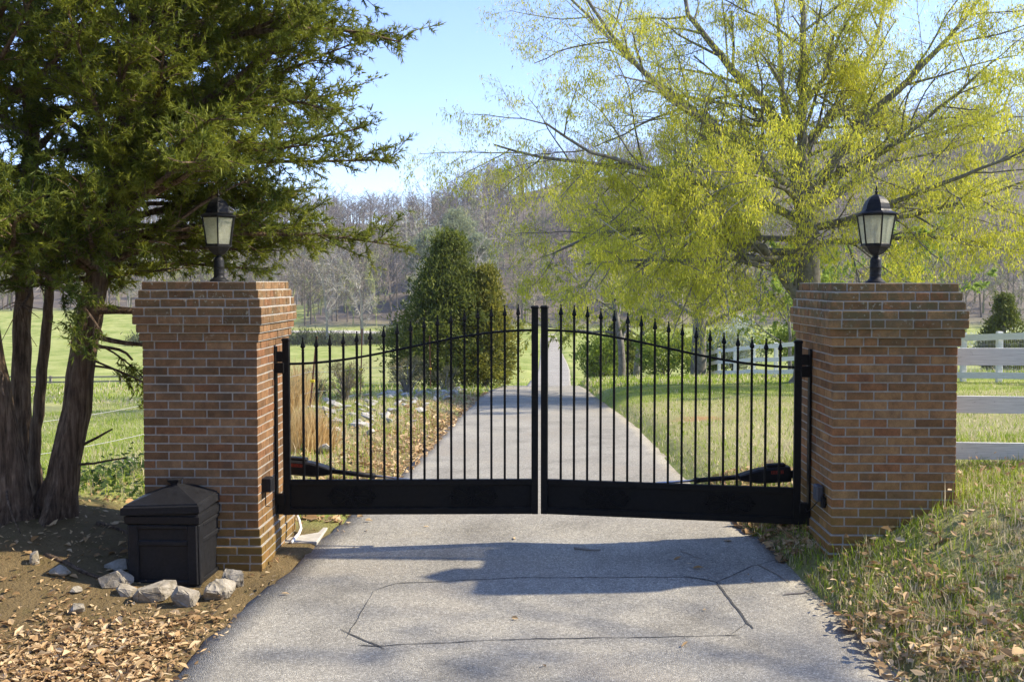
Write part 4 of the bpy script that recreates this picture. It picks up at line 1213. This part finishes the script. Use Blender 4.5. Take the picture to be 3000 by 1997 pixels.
clumps('juniper_tree', 'dark evergreen in the shade at the crest of the driveway', 6.6, 56.0, 1.8, 1.8, 3.6, 240, 60, *DG, M['needle'], 'tree', ((.16,.28),(.03,.06)), seed=74, stems_=5, up=.5, profile=cone)
# unseen evergreens added behind the viewer to block sky light from pillars and gate
for i, (x, y, r, h) in enumerate(((-13, -10, 3.0, 9.5), (-8.2, -11.5, 3.2, 10.5), (-3.4, -11, 2.8, 9), (1.2, -12, 3.1, 10.5), (6.0, -11, 3.0, 9.5), (10.6, -12, 3.2, 10), (15.0, -11, 2.8, 9))):
    clumps('added_evergreen', 'unseen evergreen added behind the viewer to block sky light', x, y, r, r, h, 260, 34, *DG, M['needle'], 'tree', ((.35,.6),(.07,.13)), seed=170+i, stems_=6, up=.5, profile=cone, grp='evergreens added behind the viewer')
# scrub on the bank
sb = [(-3.6,19.5,.5,.45),(-2.6,22.5,.55,.5),(-4.3,16.2,.45,.4),(-1.9,25.5,.5,.4),(-4.8,21.5,.5,.45),(-3.2,27.5,.6,.55),(-5.4,29.5,.7,.5)]
for i, (x, y, rx, rz) in enumerate(sb):
    clumps('bank_shrub', 'thin brown weedy shrub growing among the bank rocks', x, y, rx, rx, rz, 26, 30, (.10,.10,.04), (.30,.25,.13), M['leaf'], 'shrub', ((.05,.12),(.006,.014)), seed=80+i, stems_=22, grp='weedy shrubs on the bank', up=.7)
clumps('bank_shrub', 'single small green bush standing out in the field beyond the bank', -8.5, 47, .7, .7, .5, 30, 40, *MG, M['leaf'], 'shrub', ((.1,.2),(.03,.05)), seed=90)

# tan bunch grass
def tuft(label, x, y, h, n, seed):
    g = np.random.default_rng(seed); z = float(H(x, y))
    B = np.stack([g.normal(size=n)*.14, g.normal(size=n)*.14, np.full(n, -.02)], -1)
    ln_ = h*g.uniform(.45, 1.05, n)
    d = nrm(np.stack([g.normal(size=n)*.13+B[:, 0]*.5, g.normal(size=n)*.13, np.ones(n)], -1))*ln_[:, None]
    wv = np.stack([g.uniform(.003, .007, n), g.uniform(-.004, .004, n), np.zeros(n)], -1)
    hh = g.random((n, 1)); col = (1-hh)*np.array((.42,.27,.10)) + hh*np.array((.82,.62,.30))
    V = np.empty((n, 5, 3), np.float32)
    V[:, 0] = B-wv; V[:, 1] = B+wv
    mid = B + d*.6
    bend = np.stack([g.normal(size=n)*.10, g.normal(size=n)*.06, -np.abs(g.normal(size=n))*.03], -1)*h
    V[:, 2] = mid+wv*.8; V[:, 3] = mid-wv*.8; V[:, 4] = B + d + bend
    i = np.arange(n)*5
    me = np_mesh('bunch_grass', V.reshape(-1, 3), np.stack([i, i+1, i+2, i+3], -1), np.stack([i+3, i+2, i+4], -1), np.repeat(col, 5, axis=0))
    me.materials.append(M['blade'])
    o = link('bunch_grass', me, None, (x, y, z))
    tag(o, label, 'grass tuft', 'tan grass tufts on the bank')
tuft('thick tan grass tuft among the rocks right behind the gate motor', -2.52, 11.2, .62, 700, 1)
tuft('tall wispy tan grass beside the leaning T-post', -4.35, 18.2, 1.15, 500, 2)
tuft('loose tan grass clump half hidden by the gate hinge post', -3.9, 15.3, .95, 330, 3)
tuft('small tan grass clump behind the thick tuft', -2.95, 12.6, .5, 260, 4)

# ------------------------------------------------------------------ far wood on the hill
M['wood_far'] = leaf_mat('far_twigs', .12, .9)
def bare_proto(seed, h, twigs, ca, cb_, spread=.40, tw=.055, tl=(.9, 2.2), up=.75):
    g = np.random.default_rng(seed); b = MB()
    P = path(g, (0, 0, -.5), (0, 0, 1), h*.86, 6, .05)
    b.tube(P[::2], np.linspace(.017*h, .03, 4), 3, False)
    tips = []
    for q in range(15):
        t = .2+.78*(q+g.random())/15
        p, d = at_t(P, t); a = g.uniform(0, 6.28)
        bd = np.array((math.cos(a)*spread*2.2, math.sin(a)*spread*2.2, up))
        B = path(g, p, bd, h*spread*g.uniform(.8, 1.4)*(1.25-.75*t), 3, .16, .04)
        b.tube(B[[0, 1, 3]], (.055*h/14, .04*h/14, .016*h/14), 3, False); tips.append(B)
    V, Q = np.concatenate(b.V), np.concatenate(b.Q)
    T = np.array(tips); k = g.integers(len(T), size=twigs); f = g.uniform(.15, 1, twigs)*3; i0 = np.minimum(f.astype(int), 2); u = (f-i0)[:, None]
    B = T[k, i0]*(1-u)+T[k, i0+1]*u
    D_ = nrm(g.normal(size=(twigs, 3))*.75+np.array((0, 0, .6)) + .5*nrm(B*np.array((1, 1, 0))))*(g.uniform(*tl, twigs)*h/14)[:, None]
    wv = nrm(np.cross(D_, g.normal(size=(twigs, 3))))*(g.uniform(.5, 1.3, twigs)*tw*h/14)[:, None]
    n0 = len(V); TV = np.stack([B-wv, B+wv, B+D_], 1).reshape(-1, 3)
    T3 = n0 + np.arange(twigs*3).reshape(-1, 3)
    hh = np.concatenate([g.uniform(0, 1, n0)*.6, np.repeat(g.random(twigs), 3)])[:, None]
    return np.concatenate([V, TV]), Q, T3, (1-hh)*np.array(ca)+hh*np.array(cb_)
BROWN = ((.125,.105,.078), (.285,.24,.185)); PALE = ((.25,.225,.18), (.47,.43,.35)); BUD = ((.19,.195,.075), (.38,.39,.15)); PURP = ((.10,.082,.065), (.215,.175,.14))
PR = [bare_proto(200+i, 14, 175, *c) for i, c in enumerate((BROWN, BROWN, PALE, PURP, PURP, BROWN, PALE))] + [bare_proto(230+i, 12, 230, *BUD, .34, .09) for i in range(2)]
g = np.random.default_rng(9)
VV, QQ, TT, CC, nv = [], [], [], [], 0
cnt = 0
while cnt < 1750:
    y = g.uniform(180, 470)
    x = g.uniform(-.60*y, .60*y)
    edge = 214 if x < -45 else 180
    if y < edge + g.uniform(0, 6): continue
    if y > 340 and x > 0: continue
    z = float(H(x, y)); i = g.integers(len(PR))
    if y < 270 and g.random() < .22: i = 7 + g.integers(2)
    if i >= 7 and y > 290 and g.random() < .7: i = g.integers(7)
    if y > 300 and g.random() < .5: i = g.choice([3, 4, 0])
    V, Q, T3, C = PR[i]; s = g.uniform(.75, 1.25); a = g.uniform(0, 6.28)
    c, sn = math.cos(a), math.sin(a)
    Vr = V @ np.array([[c, sn, 0], [-sn, c, 0], [0, 0, 1]])*np.array((s, s, s*g.uniform(.9, 1.15))) + np.array((x, y, z))
    VV.append(Vr.astype(np.float32)); QQ.append(Q+nv); TT.append(T3+nv); CC.append(C*g.uniform(.8, 1.2)); nv += len(V); cnt += 1
me = np_mesh('hillside_woodland', np.concatenate(VV), np.concatenate(QQ), np.concatenate(TT), np.concatenate(CC))
me.materials.append(M['wood_far'])
tag(link('hillside_woodland', me), 'leafless grey-brown woodland covering the far hillside', 'woodland', None, 'stuff')

# bare trees one can tell apart along the foot of the hill
spots = [(-30.6,150,17,PALE,'tall pale bare tree at the field edge with dark brush at its foot'), (-24.4,148,15,PALE,'forked pale bare tree close to the dark round cedar'), (-28,168,13,BROWN,None), (-38,196,15,PALE,None), (-18,186,16,PALE,None), (-12,182,15,PALE,None), (-5,180,17,PALE,None), (2,178,16,BROWN,None), (9,176,15,BROWN,None), (-46,205,15,BROWN,None), (-55,208,14,PALE,None), (62,150,17,BROWN,None), (70,140,16,BROWN,None), (76,132,15,PALE,None), (54,158,16,BROWN,None), (83,150,17,BROWN,None)]
for i, (x, y, h, c, lb) in enumerate(spots):
    V, Q, T3, C = bare_proto(300+i, h, 420, *c, .30, .035, (.8, 1.8))
    z = float(H(x, y)); n0 = len(V)-420*3
    r_ = tag(empty('bare_tree', (x, y, z)), lb or 'bare leafless tree standing at the foot of the wooded hill', 'tree', 'bare trees at the foot of the hill')
    me = np_mesh('trunk', V[:n0], Q, None, C[:n0]); me.materials.append(M['wood_far']); link('trunk', me, r_)
    me = np_mesh('crown', V[n0:], None, T3-n0, C[n0:]); me.materials.append(M['wood_far']); link('crown', me, r_)

pine = ((0, .2, .35, .55, .8, 1.0), (.05, .15, .6, 1.0, .8, .1))
for i, (x, y, r, h, lb) in enumerate(((-18.0, 205, 6.5, 15.5, 'broad soft green pine rising above the round cedar'), (-8.0, 210, 4.5, 13, 'smaller green pine beside the broad pine'), (-14.0, 222, 5, 16, 'narrow green pine behind the broad pine'))):
    clumps('pine_tree', lb, x, y, r, r, h, 260, 60, (.17,.195,.10), (.36,.40,.20), M['needle'], 'tree', ((.4,.9),(.07,.15)), seed=110+i, stems_=8, up=.4, profile=pine)

# brush along the ditch across the valley
g = np.random.default_rng(14); n = 420; k = 46
cx = g.uniform(-62, -14, n); cy = 151 + .06*(cx+40) + g.normal(size=n)*2.2; hh = (np.abs(g.normal(size=n))*1.0 + .15)*np.clip(.55+.75*noise2(cx, cy*0, 9, 1), .05, 1.5)
c = np.stack([cx, cy, H(cx, cy)+hh], -1)
B = c[:, None] + g.normal(size=(n, k, 3))*np.array((.8, .8, .6))
D_ = nrm(g.normal(size=(n, k, 3))*.7+np.array((0, 0, .8)))*(g.uniform(.5, 1.1, (n, k)))[..., None]
wv = nrm(np.cross(D_, g.normal(size=(n, k, 3))))*(g.uniform(.04, .10, (n, k)))[..., None]
h_ = np.clip(g.random((n, 1))*.8 + g.normal(size=(n, k))*.15, 0, 1)[..., None]
col = (1-h_)*np.array((.055,.05,.03)) + h_*np.array((.13,.17,.04))
tag(tris_mesh('ditch_brush', B.reshape(-1, 3), D_.reshape(-1, 3), wv.reshape(-1, 3), col.reshape(-1, 3), M['leaf']), 'dark brush growing along the ditch across the field', 'brush', None, 'stuff')

# gravel lane on the far meadow
lx = np.linspace(-70, -12, 40); rows = []
for x in lx:
    yb = 176 - .05*(x+40)
    for d in (-1.6, 1.6): rows.append((x, yb+d, float(H(x, yb+d))+.15))
lm = np_mesh('lane', np.array(rows), np.array([(2*i, 2*i+2, 2*i+3, 2*i+1) for i in range(39)])); lm.materials.append(M['concrete'])
tag(link('lane', lm), kind='structure')

# ------------------------------------------------------------------ oak by the board fence whose shade dapples the drive
T = leafy('oak_tree', 'young oak in catkin growing beside the white board fence', 10.9, 5.2, 11.0, 3.9, 37, (.30,.31,.04), (.60,.54,.08), .15, M['leaf'], (16, 7, 6, 4), 9, ((.06,.13),(.010,.022)), .6, None, .42)

# ------------------------------------------------------------------ grass, ivy and fallen leaves
def blocked(x, y):
    a = (np.abs(x-LPC[0]) < .47) & (np.abs(y-LPC[1]) < .47)
    b = (np.abs(x-RPC[0]) < .47) & (np.abs(y-RPC[1]) < .47)
    c = (np.abs(x+2.575) < .28) & (np.abs(y-6.95) < .28)
    d = (x > -2.06) & (x < -1.64) & (y > 7.6) & (y < 8.1)
    return a | b | c | d
def scatter(g, x0, x1, y0, y1, n, dens=None, over=.0):
    x = g.uniform(x0, x1, n); y = g.uniform(y0, y1, n)
    if dens is not None:
        k = g.random(n) < dens(x, y); x, y = x[k], y[k]
    ok_ = (((dl_(y)-x) > -over) | ((x-dr_(y)) > -over)) & ~blocked(x, y)
    return x[ok_], y[ok_]
def blades(name, label, g, x, y, h, w, colf, bend=.5, cat='grass', lod=False):
    n = len(x)
    z = np.maximum(H(x, y), np.where((x > dl_(y)) & (x < dr_(y)), zdrive(x, y), -99))
    B = np.stack([x, y, z-.004], -1)
    ln_ = g.uniform(*h, n)*np.exp(g.normal(size=n)*.25)
    a = g.uniform(0, 6.283, n); lean = np.abs(g.normal(size=n))*bend
    d1 = nrm(np.stack([np.cos(a)*lean*.5, np.sin(a)*lean*.5, np.ones(n)], -1))
    d2 = nrm(np.stack([np.cos(a)*lean*1.7, np.sin(a)*lean*1.7, np.ones(n)*.75], -1))
    sa = a + math.pi/2 + g.normal(size=n)*.5
    wv = np.stack([np.cos(sa), np.sin(sa), np.zeros(n)], -1)*g.uniform(*w, n)[:, None]
    if lod:
        V = np.empty((n, 3, 3), np.float32)
        V[:, 0] = B-wv*1.2; V[:, 1] = B+wv*1.2; V[:, 2] = B + d1*(ln_*.55)[:, None] + d2*(ln_*.45)[:, None]
        me = np_mesh(name, V.reshape(-1, 3), None, np.arange(n*3).reshape(-1, 3), np.repeat(colf(g, x, y), 3, axis=0))
        me.materials.append(M['blade'])
        return tag(link(name, me), label, cat, None, 'stuff')
    V = np.empty((n, 5, 3), np.float32)
    mid = B + d1*(ln_*.5)[:, None]
    V[:, 0] = B-wv; V[:, 1] = B+wv; V[:, 2] = mid+wv*.8; V[:, 3] = mid-wv*.8; V[:, 4] = mid + d2*(ln_*.55)[:, None]
    i = np.arange(n)*5
    me = np_mesh(name, V.reshape(-1, 3), np.stack([i, i+1, i+2, i+3], -1), np.stack([i+3, i+2, i+4], -1), np.repeat(colf(g, x, y), 5, axis=0))
    me.materials.append(M['blade'])
    return tag(link(name, me), label, cat, None, 'stuff')
GA, GB, TA, TB = np.array((.15,.23,.02)), np.array((.43,.52,.06)), np.array((.50,.40,.22)), np.array((.80,.70,.48))
def mixcol(dryf):
    def f(g, x, y):
        n = len(x); k = (g.random(n) < np.clip(dryf(x, y), 0, 1))[:, None]
        a = g.random((n, 1)); b = np.clip(g.random((n, 1))*.7 + .25*(1+noise2(x, y, .8, 1))[:, None]*.6, 0, 1)
        return np.where(k, TA*(1-a)+TB*a, GA*(1-b)+GB*b)
    return f
g = np.random.default_rng(101)
dn = lambda x, y: .30 + .25*noise2(x, y, .9, 2) + .35*sm((6.6-y)/1.2)
x, y = scatter(g, 1.95, 5.6, 3.6, 9.3, 105000, lambda x, y: np.clip(.62+.45*noise2(x, y, .7, 0), .12, 1), .03)
blades('lawn_grass', 'short green and straw grass around the lichen-stained pillar', g, x, y, (.03,.10), (.0018,.0042), mixcol(dn), .8)
x, y = scatter(g, 2.25, 4.6, 6.35, 8.2, 1500, lambda x, y: np.where((np.abs(x-RPC[0]) < .60) & (np.abs(y-RPC[1]) < .62), 1.0, .08))
blades('long_grass', 'longer green weeds standing against the foot of the lichen-stained pillar', g, x, y, (.06,.17), (.002,.0045), mixcol(lambda x, y: .22+0*x), .6)
x, y = scatter(g, 1.7, 16, 8.4, 27, 120000, lambda x, y: np.clip((13/y)**1.3*(.75+.35*noise2(x, y, 1.3, 1)), 0, 1)*np.where((x-2.95)**2+(y-14.2)**2 < .45, .12, 1), .02)
blades('lawn_grass', 'sunlit lawn grass sloping past the driveway beyond the gate', g, x, y, (.03,.085), (.0025,.006), mixcol(lambda x, y: .34 + .3*noise2(x, y, 1.6, 2) + .15*sm((13-y)/4) - .35*sm((y-16)/5)), .75, lod=True)
x, y = scatter(g, -6.5, -.5, 8.3, 28, 85000, lambda x, y: np.clip((12/y)**1.1*(.6+.45*noise2(x, y, .9, 3)), 0, 1)*np.clip((dl_(y)-x)/.5, .05, 1), .0)
blades('verge_grass', 'rough green and straw grass on the bank of limestone rocks', g, x, y, (.04,.14), (.0022,.005), mixcol(lambda x, y: .42 + .4*noise2(x, y, 1.1, 0)), .6)
x, y = scatter(g, -11, -2.6, 8.7, 24, 90000, lambda x, y: np.clip((12/y)*(.7+.3*noise2(x, y, 1.5, 1)), 0, 1)*sm((y-8.5)/1.0))
blades('field_grass', 'bright green field grass behind the cedar trunks', g, x, y, (.04,.12), (.0025,.006), mixcol(lambda x, y: .22 + .3*noise2(x, y, 2.2, 2)), .6, lod=True)
x, y = scatter(g, -34, 18, 24, 75, 150000, lambda x, y: np.clip((30/y)**1.2*(.75+.4*noise2(x, y, 4, 1)), 0, 1))
blades('meadow_grass', 'grass of the open meadow falling away beyond the bank', g, x, y, (.07,.16), (.010,.022), mixcol(lambda x, y: .25 + .3*noise2(x, y*2.2, 6, 3)), .7, lod=True)

def litter(name, label, g, x, y, size, lift, dark=0.0, on_drive=False):
    n = len(x)
    z = np.where((x > dl_(y)) & (x < dr_(y)), zdrive(x, y)+.003, H(x, y))
    c = np.stack([x, y, z + np.abs(g.normal(size=n))*lift + .004], -1)
    a = g.uniform(0, 6.283, n); tl = g.normal(size=n)*.35
    d = np.stack([np.cos(a)*np.cos(tl), np.sin(a)*np.cos(tl), np.sin(tl)], -1)
    s = nrm(np.cross(d, np.stack([g.normal(size=n)*.35, g.normal(size=n)*.35, np.ones(n)], -1)))
    up = np.cross(s, d)
    ln_ = (g.uniform(*size, n)*np.exp(g.normal(size=n)*.32))[:, None]; w = ln_*g.uniform(.10, .34, n)[:, None]; cu = ln_*g.uniform(-.15, .35, n)[:, None]
    V = np.empty((n, 6, 3), np.float32)
    V[:, 0] = c - d*ln_*.5; V[:, 1] = c - d*ln_*.1 + s*w + up*cu; V[:, 2] = c + d*ln_*.22 + s*w*.7 + up*cu
    V[:, 3] = c + d*ln_*.5 + up*cu*.4; V[:, 4] = c + d*ln_*.22 - s*w*.7 + up*cu*.8; V[:, 5] = c - d*ln_*.1 - s*w + up*cu
    i = np.arange(n)*6
    Q = np.concatenate([np.stack([i, i+1, i+2, i+3], -1), np.stack([i, i+3, i+4, i+5], -1)])
    h = (.75*g.random((n, 1)) + .25*np.clip(.5+.6*noise2(x, y, .5, 2), 0, 1)[:, None])**(.95+dark)
    pal = np.array([(.17,.10,.045), (.40,.25,.115), (.56,.40,.21), (.70,.56,.36)])
    t = h*3; i0 = np.minimum(t.astype(int), 2)[:, 0]; u = t-i0[:, None]
    me = np_mesh(name, V.reshape(-1, 3), Q, None, np.repeat(pal[i0]*(1-u)+pal[i0+1]*u, 6, axis=0))
    me.materials.append(M['dead'])
    return tag(link(name, me), label, 'leaves', None, 'stuff')
g = np.random.default_rng(55)
x, y = scatter(g, -5.2, -1.7, 3.2, 8.4, 46000, lambda x, y: np.clip(1.15*sm((6.25+.3*noise2(x, y, .8, 1)-y)/.7) + .07, 0, 1)*np.clip((dl_(y)-x+.05)/.25, .12, 1), .10)
litter('fallen_leaves', 'thick brown dead leaves piled beside the driveway below the cedar', g, x, y, (.022,.056), .014)
x, y = scatter(g, 1.95, 5.0, 3.2, 7.4, 16000, lambda x, y: np.clip(.12 + .9*sm((6.3+.35*noise2(x, y, .7, 3)-y)/.9)*np.clip(.55+.6*noise2(x, y, .6, 1), 0, 1), 0, 1), .10)
litter('fallen_leaves', 'pale dead leaves caught in the grass at the driveway edge before the lichen-stained pillar', g, x, y, (.030,.07), .05)
x, y = scatter(g, 1.7, 2.75, 6.9, 9.2, 3600, lambda x, y: np.clip(1.1-np.abs(x-2.2)*1.6, 0, 1), .06)
litter('fallen_leaves', 'brown leaves and twigs gathered under the gate hinge by the lichen-stained pillar', g, x, y, (.03,.075), .015, .4)
x, y = scatter(g, -4.5, -.3, 8.2, 27, 26000, lambda x, y: np.clip(1.05-(dl_(y)-x)/1.3, .05, 1)*np.clip((13/y), 0, 1), .10)
litter('fallen_leaves', 'brown leaf drift lining the driveway along the limestone bank', g, x, y, (.04,.09), .012)
x = g.uniform(-2, 2.2, 70); y = g.uniform(4.8, 9, 70)
k = (np.abs(x) > 1.2) | (g.random(70) < .3)
litter('stray_leaves', 'few dry leaves scattered over the asphalt', g, x[k], y[k], (.03,.07), .002, on_drive=True)
# ivy
x, y = scatter(g, -4.9, -2.45, 8.2, 10.6, 5200, lambda x, y: np.clip(.35+.8*noise2(x, y, .5, 2), 0, 1)*sm((y-8.1)/.5))
n = len(x); B = np.stack([x, y, H(x, y)+np.abs(g.normal(size=n))*.07+.01], -1)
D_ = nrm(np.stack([g.normal(size=n), g.normal(size=n), g.normal(size=n)*.4+.15], -1))*g.uniform(.05, .09, n)[:, None]
wv = nrm(np.cross(D_, np.stack([g.normal(size=n)*.5, g.normal(size=n)*.5, np.ones(n)], -1)))*g.uniform(.018, .032, n)[:, None]
h = g.random((n, 1)); col = (1-h)*np.array((.02,.045,.012)) + h*np.array((.11,.17,.03))
tag(tris_mesh('ground_ivy', B, D_, wv, col, M['leaf'], None, None, True), 'dark ivy covering the ground between the cedar and the shaded pillar', 'ivy', None, 'stuff')

# twigs lying about
tw = [((.52,7.33),(.73,7.27),.010,'short thick twig lying on the shaded asphalt strip'), ((1.90,6.86),(2.03,6.50),.007,'long pale twig on the asphalt near the grass'), ((1.36,7.20),(1.50,7.02),.004,'thin dark twig on the asphalt by the gate corner'), ((1.93,6.28),(2.16,6.36),.006,'brown twig lying across the driveway edge by the grass'), ((1.78,6.62),(1.74,6.50),.004,'tiny curved straw on the brown asphalt patch')]
for (a, b), (c, d), r, lb in tw:
    pts = [(a+(c-a)*t+.012*math.sin(7*t+a*9), b+(d-b)*t+.012*math.cos(6*t), float(zdrive(a+(c-a)*t, b+(d-b)*t))+r*.9+.002) for t in np.linspace(0, 1, 7)]
    tag(MB().tube(pts, np.linspace(r, r*.5, 7), 5).build('twig', M['bark_grey']), lb, 'twig', 'twigs on the driveway')
for i in range(5):
    a = random.uniform(-4.0, -3.1); b = random.uniform(6.5, 8.2); an = random.uniform(-.6, .6)
    pts = [(a+t*.8*math.cos(an), b+t*.8*math.sin(an)+.05*math.sin(4*t+i), float(H(a+t*.8*math.cos(an), b+t*.8*math.sin(an)))+.004) for t in np.linspace(0, 1, 9)]
    tag(MB().tube(pts, np.linspace(.022, .006, 9), 6).build('surface_root', M['bark_cedar'], None, True), 'gnarled root snaking over the bare dirt below the cedar', 'root', 'cedar roots on the dirt')

# ------------------------------------------------------------------ the thin spring haze over the valley
hm, nt = new_mat('valley_haze')
pv = nt.nodes.new('ShaderNodeVolumePrincipled')
pv.inputs['Color'].default_value = (.93, .93, .95, 1)
pv.inputs['Density'].default_value = .00028
pv.inputs['Anisotropy'].default_value = .2
o_ = nt.nodes.new('ShaderNodeOutputMaterial'); L(nt, pv.outputs[0], o_.inputs['Volume'])
hz = MB().box((-700, -60, -12), (760, 760, 110)).build('haze', hm)
tag(hz, 'thin pale haze hanging over the whole valley', 'haze', None, 'stuff')
